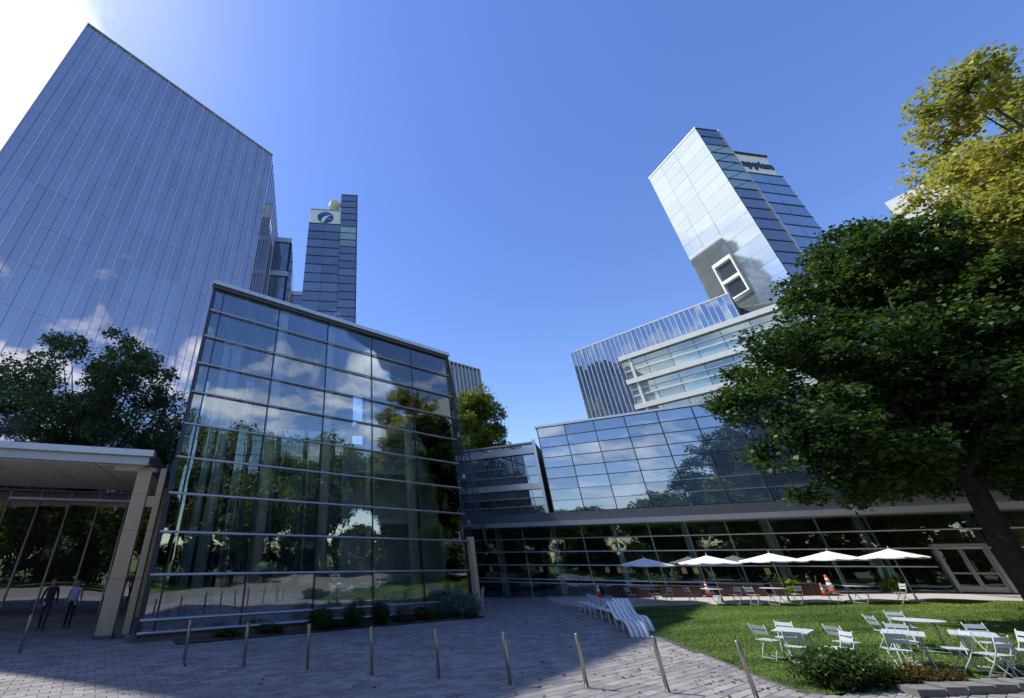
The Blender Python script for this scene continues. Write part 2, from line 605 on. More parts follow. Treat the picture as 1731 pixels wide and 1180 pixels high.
# lawn as a fan of thin rings following the slope
bm = bmesh.new()
vsl = [bm.verts.new((x, y, 0)) for x, y in LAWN]
bm.faces.new(vsl)
bmesh.ops.triangulate(bm, faces=bm.faces[:])
bmesh.ops.subdivide_edges(bm, edges=bm.edges[:], cuts=4, use_grid_fill=True)
for v in bm.verts:
    v.co.z = gz(v.co.x) + 0.012
me = bpy.data.meshes.new('lawn')
bm.to_mesh(me)
bm.free()
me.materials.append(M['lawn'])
struct(link('lawn', me))

# kerb stones round the lawn, steel edging on the paved side
edge_pts = LAWN[:11]
kerb = MB()
for a, b in zip(edge_pts[:-1], edge_pts[1:]):
    kerb.bar((a[0], a[1], gz(a[0]) + 0.0), (b[0], b[1], gz(b[0]) + 0.0), 0.05, 0.06)
struct(build(kerb, 'lawn_edging', 'steel'))

# terrace behind the lawn
TERR = [(13.2, 26.75), (16.1, 26.2), (18.5, 25.4), (20.9, 24.5), (23.3, 23.7), (25.4, 22.9), (27.7, 22.4), (28.7, 21.0), (31.6, 18.1),
        (44, 12), (44, 16.5), (36, 21.6), (30, 25.2), (24, 28.7), (18, 32.3), (13.5, 34.9), (12.2, 30.5), (12.6, 28)]
mb = MB()
mb.prism(TERR, lambda p: gz(p[0]) - 0.08, lambda p: gz(p[0]) + 0.016)
bm = bmesh.new()
me = mb.mesh('terrace', 'terrace')
bm.from_mesh(me)
bmesh.ops.triangulate(bm, faces=bm.faces[:])
bm.to_mesh(me)
bm.free()
struct(link('terrace_pavement', me))

# pavers
AT = [(-8.3, 16.6), (5.9, 25.0), (9, 36), (-12, 36)]       # the atrium's footprint with its planting bed
cam_S, cam_C = math.sin(R(28.29)), math.cos(R(28.29))


def proj(x, y, z):
    z -= 2.5
    fw = y * cam_C + z * cam_S
    return 620 + 667 * x / fw, 590 - 667 * (-y * cam_S + z * cam_C) / fw


ang = R(30.9)
ca, sa = math.cos(ang), math.sin(ang)
PWID, PDEP = 0.42, 0.21
cells = []
for j in range(-40, 230):
    for i in range(-60, 110):
        u = (i + (0.5 if j % 2 else 0.0)) * PWID
        v = j * PDEP
        x, y = u * ca - v * sa, u * sa + v * ca
        if not (5.0 < y < 39 and -24 < x < 22):
            continue
        if abs(x) > 1.25 * y + 9:
            continue
        if in_poly(x, y, LAWN) or in_poly(x, y, TERR) or in_poly(x, y, AT):
            continue
        if y > 42.6 - 0.59 * x:
            continue
        cells.append((x, y))
vis = []
for c in cells:
    px, py = proj(c[0], c[1], gz(c[0]))
    if 10 < px < 1721 and py < 1168:
        vis.append((c[0] ** 2 + c[1] ** 2, c))
vis.sort()
near = set(c for _, c in vis[:300])
g = 0.006
w2, d2 = PWID / 2 - g, PDEP / 2 - g
pm = MB()
ch = 0.006
pm.v = [(-w2, -d2, -0.05), (w2, -d2, -0.05), (w2, d2, -0.05), (-w2, d2, -0.05),
        (-w2, -d2, -ch), (w2, -d2, -ch), (w2, d2, -ch), (-w2, d2, -ch),
        (-w2 + ch, -d2 + ch, 0), (w2 - ch, -d2 + ch, 0), (w2 - ch, d2 - ch, 0), (-w2 + ch, d2 - ch, 0)]
pm.f = [(0, 1, 5, 4), (1, 2, 6, 5), (2, 3, 7, 6), (3, 0, 4, 7), (4, 5, 9, 8), (5, 6, 10, 9), (6, 7, 11, 10), (7, 4, 8, 11), (8, 9, 10, 11)]
pmesh = pm.mesh('paver', 'paver')
fv, ff, ft = [], [], []
for c in cells:
    z = gz(c[0]) + rnd.uniform(0, 0.007)
    rz = ang + R(rnd.gauss(0, 0.5))
    tx, ty = rnd.gauss(0, 0.006), rnd.gauss(0, 0.006)
    if c in near:
        o = link('paver', pmesh, plaza)
        o.location = (c[0], c[1], z)
        o.rotation_euler = (tx, ty, rz)
    else:
        cr, sr = math.cos(rz), math.sin(rz)
        b = len(fv)
        for p in pm.v:
            fv.append((c[0] + p[0] * cr - p[1] * sr, c[1] + p[0] * sr + p[1] * cr, z + p[2] + p[1] * tx - p[0] * ty))
        ff += [tuple(b + k for k in q) for q in pm.f]
        ft += [rnd.random()] * len(pm.f)
me = bpy.data.meshes.new('paver_field')
me.from_pydata(fv, [], ff)
me.materials.append(M['paver_far'])
at = me.attributes.new('tone', 'FLOAT', 'FACE')
at.data.foreach_set('value', ft)
o = link('paver_field', me, plaza)
o['kind'] = 'stuff'

# grass blades on the lawn
nr = np.random.default_rng(3)
N = 260000
gx = nr.uniform(9.3, 31, N)
gy = nr.uniform(10.7, 26.6, N)
keep = nr.random(N) < np.clip(1.45 - (gy - 10) / 18 - (gx - 10) / 40, 0.25, 1)
gx, gy = gx[keep], gy[keep]
inside = np.zeros(len(gx), bool)
for k in range(len(LAWN)):
    x1, y1 = LAWN[k]
    x2, y2 = LAWN[(k + 1) % len(LAWN)]
    if y1 == y2:
        continue
    cond = ((y1 > gy) != (y2 > gy)) & (gx < (x2 - x1) * (gy - y1) / (y2 - y1) + x1)
    inside ^= cond
gx, gy = gx[inside], gy[inside]
n = len(gx)
kk = gx - 10
gzz = np.where(kk <= -1, 0, np.where(kk < 1, 0.05 * (kk + 1) ** 2 / 4, 0.05 * np.minimum(kk, 21))) + 0.01
a = nr.uniform(0, 6.283, n)
w = nr.uniform(0.006, 0.013, n)
h = nr.uniform(0.018, 0.05, n)
lx, ly = nr.normal(0, 0.02, n), nr.normal(0, 0.02, n)
V = np.empty((n, 3, 3), np.float32)
V[:, 0] = np.stack([gx - np.cos(a) * w, gy - np.sin(a) * w, gzz], 1)
V[:, 1] = np.stack([gx + np.cos(a) * w, gy + np.sin(a) * w, gzz], 1)
V[:, 2] = np.stack([gx + lx, gy + ly, gzz + h], 1)


def np_mesh(name, V, k, mat, tone=None):
    """V: (n, k, 3) one polygon with k corners per row"""
    n = V.shape[0]
    me = bpy.data.meshes.new(name)
    me.vertices.add(n * k)
    me.vertices.foreach_set('co', V.astype(np.float32).ravel())
    me.loops.add(n * k)
    me.loops.foreach_set('vertex_index', np.arange(n * k, dtype=np.int32))
    me.polygons.add(n)
    me.polygons.foreach_set('loop_start', np.arange(0, n * k, k, dtype=np.int32))
    me.polygons.foreach_set('loop_total', np.full(n, k, np.int32))
    me.materials.append(M[mat])
    if tone is not None:
        at = me.attributes.new('tone', 'FLOAT', 'FACE')
        at.data.foreach_set('value', tone.astype(np.float32))
    me.update(calc_edges=True)
    return me


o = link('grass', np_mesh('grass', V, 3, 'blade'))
o['kind'] = 'stuff'
o['label'] = 'short green grass on the sloping lawn'

# ------------------------------------------------------------------ big tower on the left
TL, TR, TZ = (-33.0, 22.9), (-14.8, 40.0), 58.4
tw = thing('office_tower', 'huge blue mirror-glass office tower with thin vertical lines, at the left', 'tower', ((TL[0] + TR[0]) / 2, (TL[1] + TR[1]) / 2, 0))
WF = Wall(TL, TR)
sdir = Vector((-0.1446, 0.9895, 0))
BR = Vector((TR[0], TR[1], 0)) + sdir * 20
BL = Vector((TL[0], TL[1], 0)) + Vector((-6, 22, 0))
core = MB()
ins = 0.12


def off(p, q, r_):
    return p


cc = [WF.p(0.05, -0.12, 0), WF.p(WF.len - 0.2, -0.12, 0), Vector((BR.x - 0.15, BR.y, 0)), BL]
core.prism([(v.x, v.y) for v in cc], 0, TZ - 0.15)
build(core, 'core', 'core', tw)
ss = lin(0, WF.len, 16)
zs = lin(0, TZ, 14)
panes(tw, WF, ss, zs, 'tower_glass', d=0.0, gap=0.018, jit=0.14)
for i, s in enumerate(ss):
    m_ = MB()
    WF.box(m_, s - 0.035, s + 0.035, 0.01, 0.16, 0, TZ)
    build(m_, 'mullion', 'white_fin' if i not in (0,) else 'silver', tw)
for i in range(16):                      # hairline mullions between the fins
    m_ = MB()
    s = (ss[i] + ss[i + 1]) / 2
    WF.box(m_, s - 0.014, s + 0.014, 0.017, 0.045, 0, TZ - 0.1)
    build(m_, 'hairline_mullion', 'dark_mullion', tw)
m_ = MB()
WF.box(m_, -0.05, WF.len + 0.05, -0.1, 0.2, TZ, TZ + 0.12)
build(m_, 'roof_edge', 'silver', tw)
WS = Wall(TR, BR)
ss = lin(0, 20, 12)
panes(tw, WS, ss, lin(0, TZ, 7), 'slab_glass', d=0.0, jit=0.1)
for s in ss[1:]:
    m_ = MB()
    WS.box(m_, s - 0.04, s + 0.04, 0.01, 0.09, 0, TZ)
    build(m_, 'side_fin', 'bar', tw)

# narrow block behind the tower
bk = thing('stair_block', 'narrow banded glass block between the blue tower and the dish tower', 'building', (-15, 60, 0))
WB = Wall((-16.3, 51.8), (-13.2, 52.2))
BBR = Vector((-13.2, 52.2, 0)) + sdir * 30
core = MB().prism([(-16.3, 52.0), (-13.3, 52.4), (BBR.x, BBR.y), (BBR.x - 4, BBR.y)], 0, 52.2)
build(core, 'core', 'core', bk)
zb = [30.0]
for k in range(3):
    zb += [zb[-1] + 6.6, zb[-1] + 7.6]
for k in range(3):
    z0 = 30.4 + k * 7.4
    panes(bk, WB, [0.3, 1.2, 2.1, 2.8], [z0, z0 + 2.1, z0 + 4.2, z0 + 6.4], 'slab_glass', d=0.02)
    m_ = MB()
    WB.box(m_, 0.1, 3.1, -0.05, 0.25, z0 + 6.4, z0 + 7.4)
    build(m_, 'floor_band', 'bar', bk)
m_ = MB()
WB.box(m_, 0, 0.28, 0.0, 0.3, 0, 52.4)
build(m_, 'corner_pier', 'bar', bk)
WBS = Wall((-13.2, 52.2), (BBR.x, BBR.y))
panes(bk, WBS, lin(0, 30, 10), lin(22, 52.2, 8), 'dark_glass', d=0.03)

lk = thing('link_block', 'low banded glass link block left of the dish tower', 'building', (-16, 82, 0))
WL = Wall((-21, 80), (-13.5, 80.8))
build(MB().prism([(-21, 80.1), (-13.5, 80.9), (-13.5, 90), (-21, 90)], 0, 61.5), 'core', 'core', lk)
for k in range(4):
    z0 = 46 + 4 * k
    m_ = MB()
    WL.box(m_, 0, 7.4, 0, 0.3, z0 + 2.9, z0 + 4.0)
    build(m_, 'floor_band', 'bar', lk)
    panes(lk, WL, lin(0, 7.4, 3), [z0, z0 + 2.9], 'slab_glass', d=0.1)

# ------------------------------------------------------------------ tower with the dish
dt = thing('dish_tower', 'slim slate glass tower carrying a round blue emblem and a dish antenna', 'tower', (-8.5, 78, 0))
WD = Wall((-14.9, 74.0), (-2.7, 75.0))
zt, zs0, zs1 = 90.2, 79.2, 84.3
sl = 8.15
core = MB()
for a0, a1, zz1 in ((0.05, sl, zs0 - .05), (sl, WD.len - 0.05, zt - .1)):
    q = [WD.p(a0, -0.1, 0), WD.p(a1, -0.1, 0), WD.p(a1, -12, 0), WD.p(a0, -12, 0)]
    core.prism([(v.x, v.y) for v in q], 0, zz1)
build(core, 'core', 'core', dt)
rows = lin(44.2, zs0, 13)
panes(dt, WD, [0, sl / 2, sl], rows, 'slab_glass', d=0.0, jit=0.25, gap=0.05)
rows2 = lin(44.2, zt, 20)
panes(dt, WD, [sl + 0.02, WD.len], rows2, lambda i, j: 'green_glass' if j in (12, 13, 14) else 'slab_glass', d=0.06, jit=0.2, gap=0.05)
for z in rows:
    m_ = MB()
    WD.box(m_, 0, sl, 0.02, 0.14, z - 0.06, z + 0.06)
    build(m_, 'transom', 'dark_mullion', dt)
for z in rows2:
    m_ = MB()
    WD.box(m_, sl + .02, WD.len, 0.08, 0.2, z - 0.05, z + 0.05)
    build(m_, 'transom', 'dark_mullion', dt)
m_ = MB()
WD.box(m_, WD.len - 0.02, WD.len + 0.22, -0.2, 0.25, 40, zt + 0.1)
build(m_, 'corner_trim', 'dark_mullion', dt)
m_ = MB()
WD.box(m_, sl - 0.1, WD.len + 0.1, -12, 0.22, zt + .01, zt + 0.25)
build(m_, 'roof_edge', 'cornice', dt)
m_ = MB()
WD.box(m_, 0.25, sl, -10, -0.25, zs0 - 0.04, zs1)
sign = build(m_, 'sign_panel', 'white_panel', dt)
m_ = MB()
WD.box(m_, 0.15, sl + .01, -10.1, -0.12, zs1, zs1 + 0.3)
build(m_, 'parapet', 'cornice', dt)


def wall_disc(W, s, z, rx, rz, d0, d1, n=32, a0=0, a1=2 * math.pi):
    m_ = MB()
    pts = [(s + rx * math.cos(a0 + (a1 - a0) * k / n), z + rz * math.sin(a0 + (a1 - a0) * k / n)) for k in range(n)]
    f0 = [W.p(p[0], d1, p[1]) for p in pts]
    f1 = [W.p(p[0], d0, p[1]) for p in pts]
    return m_.add(f0 + f1, [tuple(range(n)), tuple(range(n, 2 * n))[::-1]] + [(i, (i + 1) % n, n + (i + 1) % n, n + i) for i in range(n)])


es, ez, er, erz = 4.15, 81.7, 2.05, 1.95
emb = build(wall_disc(WD, es, ez, er, erz, -0.25, -0.12), 'emblem', 'logo_blue', dt)
emb['label'] = 'round blue emblem with a white swoosh'
for k in range(9):                        # light rays fanning over the upper half
    a = R(28 + k * 15.5)
    p0 = (es + 0.55 * er * math.cos(a), ez + 0.35 + 0.35 * erz * math.sin(a))
    p1 = (es + 0.93 * er * math.cos(a), ez + 0.93 * erz * math.sin(a))
    m_ = MB()
    u = Vector((-(p1[1] - p0[1]), p1[0] - p0[0])).normalized()
    w0, w1 = 0.03, 0.10
    q = [(p0[0] + u.x * w0, p0[1] + u.y * w0), (p0[0] - u.x * w0, p0[1] - u.y * w0), (p1[0] - u.x * w1, p1[1] - u.y * w1), (p1[0] + u.x * w1, p1[1] + u.y * w1)]
    m_.hexa([WD.p(x, -0.115, z) for x, z in q] + [WD.p(x, -0.10, z) for x, z in q])
    build(m_, 'emblem_ray', 'logo_light', emb)
m_ = MB()                                  # the swoosh
sw = []
NS = 18
for k in range(NS + 1):
    t = k / NS
    cxs = es - 0.55 + 1.95 * t - 0.25 * math.sin(math.pi * t)
    cz = ez - 1.72 + 2.35 * math.sin(t * math.pi / 2) ** 0.85
    ww = 0.62 * (1 - t) ** 0.7 + 0.06
    sw.append((cxs - ww * 0.9, cz + ww * 0.55))
    sw.append((cxs + ww * 0.35, cz - ww * 0.35))
va = [WD.p(x, -0.095, z) for x, z in sw] + [WD.p(x, -0.118, z) for x, z in sw]
nn = len(sw)
fa = []
for k in range(NS):
    i = 2 * k
    fa += [(i, i + 1, i + 3, i + 2), (nn + i, nn + i + 2, nn + i + 3, nn + i + 1), (i, i + 2, nn + i + 2, nn + i), (i + 1, nn + i + 1, nn + i + 3, i + 3)]
build(m_.add(va, fa), 'emblem_swoosh', 'white_panel', emb)
m_ = MB()
for k in range(7):                         # tiny lettering, too small to read in the photograph
    x = es + 0.15 + k * 0.19
    hh = 0.26 if k in (0, 4, 6) else 0.18
    WD.box(m_, x, x + 0.11, -0.118, -0.095, ez - 0.62, ez - 0.62 + hh)
build(m_, 'emblem_lettering', 'white_panel', emb)

da = thing('dish_antenna', 'cream drum-shaped dish antenna on a lattice frame atop the slate tower', 'antenna', tuple(WD.p(6.0, -3.5, zs1 + 0.3)))
b0 = WD.p(6.0, -3.5, zs1 + 0.3)
axis = Vector((0.45, -0.86, -0.18)).normalized()
ctr = b0 + Vector((0.3, 0, 5.3))
m_ = MB().tube([ctr - axis * 0.9, ctr - axis * 0.75, ctr + axis * 0.8, ctr + axis * 0.95], [1.25, 1.6, 1.6, 1.45], 28)
build(m_, 'drum', 'dish', da)
build(MB().tube([ctr + axis * 0.96, ctr + axis * 1.0], [1.45, 1.43], 28), 'radome', 'white_panel', da)
for sx in (-1.1, 1.1):
    for sy in (-0.9, 0.9):
        build(MB().tube([b0 + Vector((sx, sy, 0)), b0 + Vector((sx * 0.8, sy * 0.8, 4.2))], 0.12, 8), 'leg', 'grey_paint', da)
m_ = MB()
for z in (0.9, 1.9, 2.9, 3.9):
    for sx, sy, ex, ey in ((-1, -1, 1, -1), (1, -1, 1, 1), (1, 1, -1, 1), (-1, 1, -1, -1)):
        m_.tube([b0 + Vector((sx, sy * 0.82, z)), b0 + Vector((ex, ey * 0.82, z))], 0.05, 6)
for k in range(3):
    m_.tube([b0 + Vector((-1, -0.82, 0.0 + k)), b0 + Vector((1, -0.82, 0.95 + k))], 0.04, 6)
    m_.tube([b0 + Vector((1, -0.82, 0.0 + k)), b0 + Vector((-1, -0.82, 0.95 + k))], 0.04, 6)
build(m_, 'lattice', 'grey_paint', da)
for s_, hh in ((2.5, 2.0), (7.5, 2.6)):
    b1 = WD.p(s_, -1.0, zs1 + 0.3)
    o = build(MB().tube([b1, b1 + Vector((0, 0, hh * 0.6)), b1 + Vector((0, 0, hh))], [0.09, 0.07, 0.03], 8), 'whip_antenna', 'white_paint')
    o['category'] = 'antenna'
    o['label'] = 'thin white whip antenna at the left of the emblem tower roof' if s_ < 5 else 'thin white whip antenna right of the dish on the roof'

# ------------------------------------------------------------------ far finned block behind the middle tree
fb = thing('finned_block', 'distant finned grey block above the middle tree', 'building', (17, 72, 0))
WFB = Wall((6.5, 64.7), (23.1, 74.1))
q = [WFB.p(0, -0.1, 0), WFB.p(WFB.len - .05, -0.1, 0), WFB.p(WFB.len - .05, -15, 0), WFB.p(0, -15, 0)]
build(MB().prism([(v.x, v.y) for v in q], 0, 37), 'core', 'core', fb)
ss = lin(0, WFB.len, 19)
panes(fb, WFB, ss, [20, 26, 31.5, 37], 'fin_glass', d=0)
for s in ss:
    m_ = MB()
    WFB.box(m_, s - 0.09, s + 0.09, 0.02, 0.5, 18, 37.2)
    build(m_, 'fin', 'white_fin', fb)
m_ = MB()
WFB.box(m_, -0.1, WFB.len + 0.1, -14, 0.52, 37.22, 37.45)
build(m_, 'roof_edge', 'cornice', fb)

# ------------------------------------------------------------------ right tower
C_, D_, P_, Q_ = (59.5, 44.0), (57.9, 54.7), (63.8, 44.5), (71.2, 45.5)
RZ = 71.6
rt = thing('glass_tower', 'bright silver and dark blue glass tower with the appian sign', 'tower', (64, 49, 0))
W1 = Wall(D_, C_)
W2 = Wall(C_, P_)
W3 = Wall(P_, Q_)
core = MB()
q = [W1.p(0.05, -0.1, 0), W1.p(W1.len - .1, -0.1, 0), W2.p(W2.len - .05, -0.1, 0), (62.2, 55.3)]
core.prism([(v[0], v[1]) for v in q], 0, RZ - .1)
q = [W3.p(0, -0.1, 0), W3.p(W3.len - .05, -0.1, 0), (69.7, 56.3), (62.2, 55.3)]
core.prism([(v[0], v[1]) for v in q], 0, 60.5)
build(core, 'core', 'core', rt)
rows = lin(20.4, RZ, 22)
ss1 = [0, W1.len * 0.27, W1.len * 0.56, W1.len]
panes(rt, W1, ss1, rows, 'silver_glass', d=0.0, gap=0.03, jit=0.3, skip=lambda i, j: i == 1 and 8 <= j <= 10)
# framed bay window on the silver side
b0_, b1_ = W1.len * 0.27 + 0.0, W1.len * 0.56
zb0, zb1 = rows[8], rows[11]
bay = MB()
W1.box(bay, b0_, b1_, 0.06, 0.5, zb1 - 0.5, zb1 + 0.1)
W1.box(bay, b0_, b0_ + 0.22, 0.06, 0.5, zb0, zb1 - 0.5)
W1.box(bay, b1_ - 0.22, b1_, 0.06, 0.5, zb0, zb1 - 0.5)
zm = (zb0 + zb1) / 2 - 0.2
W1.box(bay, b0_ + .22, b1_ - .22, 0.06, 0.45, zm - 0.25, zm + 0.25)
W1.box(bay, b0_ + .22, b1_ - .22, 0.06, 0.5, zb0, zb0 + 0.2)
bay = build(bay, 'bay_window', 'white_panel', rt)
panes(bay, W1, [b0_ + .22, b1_ - .22], [zb0 + .2, zm - .25], 'slab_glass', d=0.1)
panes(bay, W1, [b0_ + .22, b1_ - .22], [zm + .25, zb1 - .5], 'slab_glass', d=0.1)
rows2 = lin(38, RZ, 15)
panes(rt, W2, [0.06, W2.len], rows2, lambda i, j: 'stair_glass' if j in (9, 10, 12, 8, 11) else 'slab_glass', d=0.0, gap=0.06, jit=0.2)
for z in rows2:
    m_ = MB()
    W2.box(m_, 0, W2.len, 0.02, 0.12, z - 0.055, z + 0.055)
    build(m_, 'transom', 'dark_mullion', rt)
m_ = MB()
for j in range(8, 13):                     # stair flights seen behind the glass line
    z0, z1 = rows2[j] + 0.1, rows2[j + 1] - 0.1
    m_.bar(W2.p(0.4, 0.05, z0), W2.p(W2.len - 0.4, 0.05, z1), 0.06, 0.1, up=W2.n)
build(m_, 'stair_flight', 'dark_mullion', rt)
rows3 = lin(36.6, 60.4, 10)
panes(rt, W3, [0.05, W3.len / 2, W3.len], rows3, 'upper_glass', d=0.0, gap=0.06, jit=0.25)
for z in rows3:
    m_ = MB()
    W3.box(m_, 0, W3.len, 0.02, 0.11, z - 0.055, z + 0.055)
    build(m_, 'transom', 'dark_mullion', rt)
m_ = MB()
W2.box(m_, W2.len - .02, W2.len + 0.14, -0.05, 0.24, 30, RZ)
build(m_, 'corner_trim', 'silver', rt)
m_ = MB()
W1.box(m_, -0.1, W1.len + 0.05, -2, 0.12, RZ + .01, RZ + 0.2)
build(m_, 'roof_edge', 'silver', rt)
m_ = MB()
W3.box(m_, 0.15, W3.len - 0.45, -9, -0.15, 60.5, 65.6)
build(m_, 'sign_panel', 'white_panel', rt)
m_ = MB()
W3.box(m_, 0.15, W3.len - 0.2, -9.1, 0.1, 65.6, 65.95)
build(m_, 'parapet', 'wood', rt)


def text_mesh(body, size, depth, offset=0.0):
    cu = bpy.data.curves.new('lettering', 'FONT')
    cu.body = body
    cu.size = size
    cu.extrude = depth
    cu.offset = offset
    cu.align_x = 'CENTER'
    cu.align_y = 'CENTER'
    cu.resolution_u = 3
    o = bpy.data.objects.new('tmp', cu)
    COL.objects.link(o)
    dg = bpy.context.evaluated_depsgraph_get()
    me = bpy.data.meshes.new_from_object(o.evaluated_get(dg))
    bpy.data.objects.remove(o)
    return me


me = text_mesh('appian', 2.45, 0.08, 0.05)
me.materials.clear()
me.materials.append(M['navy'])
o = link('sign_lettering', me, rt)
mm = Matrix((W3.t, Vector((0, 0, 1)), W3.n)).transposed().to_4x4()
mm.translation = W3.p(W3.len / 2 + 0.15, -0.06, 63.0)
o.matrix_basis = mm

# ------------------------------------------------------------------ finned block on the right with white floors
FR, FL, FZ = Vector((53.6, 47.7, 0)), Vector((38.9, 66.6, 0)), 37.4
rf = thing('finned_office', 'mirror glass office block with white vertical fins, in front of the silver tower', 'building', (46, 58, 0))
WR = Wall(FL, FR)
q = [WR.p(0.1, -0.1, 0), WR.p(WR.len, -0.1, 0), WR.p(WR.len, -12, 0), WR.p(0.1, -12, 0)]
build(MB().prism([(v.x, v.y) for v in q], 0, FZ - .05), 'core', 'core', rf)
ss = lin(0, WR.len, 34)
panes(rf, WR, ss, [8, 14, 20, 25.5, 31.5, FZ], 'fin_glass', d=0.0, jit=0.3)
for s in ss:
    m_ = MB()
    WR.box(m_, s - 0.04, s + 0.04, 0.02, 0.24, 5, FZ + 0.15)
    build(m_, 'fin', 'white_fin', rf)
m_ = MB()
WR.box(m_, -0.1, WR.len + 0.1, -11.9, 0.1, FZ + .001, FZ + 0.2)
build(m_, 'roof_edge', 'white_panel', rf)

bb = thing('banded_office', 'pale green glass block with white floor bands, behind the right-hand tree', 'building', (46, 52, 0))
a0 = WR.p(WR.len - 3.0 - 12.3, 2.6, 0)
a1 = WR.p(WR.len + 4, 2.6, 0)
WBD = Wall(a0, a1)
q = [WBD.p(0.1, -0.15, 0), WBD.p(WBD.len, -0.15, 0), WBD.p(WBD.len, -2.0, 0), WBD.p(0.1, -2.0, 0)]
build(MB().prism([(v.x, v.y) for v in q], 0, 31.9), 'core', 'interior', bb)
for k in range(5):
    z1 = 32.2 - 4.15 * k
    m_ = MB()
    WBD.box(m_, -0.35, WBD.len, -1.8, 0.55, z1 - 0.75, z1)
    build(m_, 'floor_band', 'white_panel', bb)
    for dz_ in (1.75, 2.75):
        m_ = MB()
        WBD.box(m_, -0.2, WBD.len, 0.12, 0.24, z1 - dz_ - 0.06, z1 - dz_ + 0.06)
        build(m_, 'rail', 'white_paint', bb)
    panes(bb, WBD, lin(0, WBD.len, 6), [z1 - 4.15, z1 - 2.75, z1 - 1.75, z1 - 0.75], 'green_glass', d=0.05, gap=0.07)
    m_ = MB()
    WBD.box(m_, 0.9, 1.25, 0.08, 0.35, z1 - 4.15, z1 - 0.75)
    build(m_, 'pier', 'white_panel', bb)

# wing closing the square on the right
wg = thing('finned_wing', 'pale wing whose white roof corner shows beside the yellow tree', 'building', (60, 12, 0))
WW = Wall((52.4, 27.9), (71.5, -12.0))
q = [WW.p(0.1, -0.1, 0), WW.p(WW.len, -0.1, 0), WW.p(WW.len, -14, 0), WW.p(0.1, -14, 0)]
build(MB().prism([(v.x, v.y) for v in q], 0, 33.9), 'core', 'interior', wg)
ss = lin(0, WW.len, 22)
panes(wg, WW, ss, [4, 10, 16, 22, 28], 'slab_glass', d=0.0)
for s in ss:
    m_ = MB()
    WW.box(m_, s - 0.16, s + 0.16, 0.02, 0.7, 3, 28.0)
    build(m_, 'fin', 'white_fin', wg)
m_ = MB()
WW.box(m_, -0.2, WW.len, -13.9, 0.75, 28.05, 34.0)
build(m_, 'attic_storey', 'white_panel', wg)

# ------------------------------------------------------------------ low glass pavilion across the square
LB = thing('glass_pavilion', 'low glass pavilion with long horizontal bars, across the lawn', 'building', (20, 36, 0))
BD = Vector((0.8614, -0.5078, 0))
B0 = Vector((9.14, 37.8, 0))
S0, S1 = -9.0, 35.0
W = Wall(B0 + BD * S0, B0 + BD * S1)
SO = -S0                                       # s used below is measured from B0


def ws(s):
    return s + SO


# shell: floor, back, ceiling, roofs
m_ = MB()
W.box(m_, 0, W.len, -9.0, -8.7, -0.5, 5.3)
build(m_, 'back_wall', 'interior', LB)
m_ = MB()
W.box(m_, 0, W.len, -8.7, 0.4, 5.12, 5.6)
build(m_, 'ceiling', 'interior', LB)
m_ = MB()
for s0 in range(0, 44, 4):
    zz = gz(W.p(s0 + 2, 0, 0).x)
    W.box(m_, s0, s0 + 4, -8.7, -0.1, -0.5, zz + 0.02)
build(m_, 'interior_floor', 'floor_in', LB)
for s in range(1, 20, 2):
    m_ = MB()
    W.box(m_, s * 2.2 - 0.19, s * 2.2 + 0.19, -1.6, -1.2, -0.3, 5.12)
    build(m_, 'interior_column', 'column', LB)
for s in (3, 8, 13.5, 17, 22, 30):
    m_ = MB()
    W.box(m_, s, s + 1.6, -8.69, -8.4, 0.4, 3.2)
    build(m_, 'interior_door', 'interior_warm', LB)
ss = [i * 2.2 for i in range(21)]
BARS = [1.05, 1.28, 2.25, 3.16, 4.08, 5.09]
door_s0, door_s1 = ws(26.05), ws(27.75)
doorcell = lambda i, j: ss[i + 1] > door_s0 - 0.3 and ss[i] < door_s1 + 0.2
panes(LB, W, ss, [0.0, 1.05], 'store_glass', d=0.0, gap=0.02, jit=0.15, skip=doorcell)
panes(LB, W, ss, [1.28, 2.25, 3.16], 'store_glass', d=0.0, gap=0.02, jit=0.15, skip=doorcell)
panes(LB, W, ss, [3.16, 4.08, 5.09], 'store_glass', d=0.0, gap=0.02, jit=0.15)
for z in BARS:
    m_ = MB()
    if z < 3:
        m_.tube([W.p(0, 0.14, z), W.p(door_s0 - .35, 0.14, z)], 0.042, 8)
        m_.tube([W.p(door_s1 + .35, 0.14, z), W.p(W.len, 0.14, z)], 0.042, 8)
    else:
        m_.tube([W.p(0, 0.14, z), W.p(W.len, 0.14, z)], 0.042, 8)
    build(m_, 'horizontal_bar', 'bar', LB)
for s in ss:
    if door_s0 - .2 < s < door_s1 + .2:
        continue
    m_ = MB()
    W.box(m_, s - 0.045, s + 0.045, -0.22, -0.02, -0.3, 5.1)
    build(m_, 'mullion', 'column', LB)
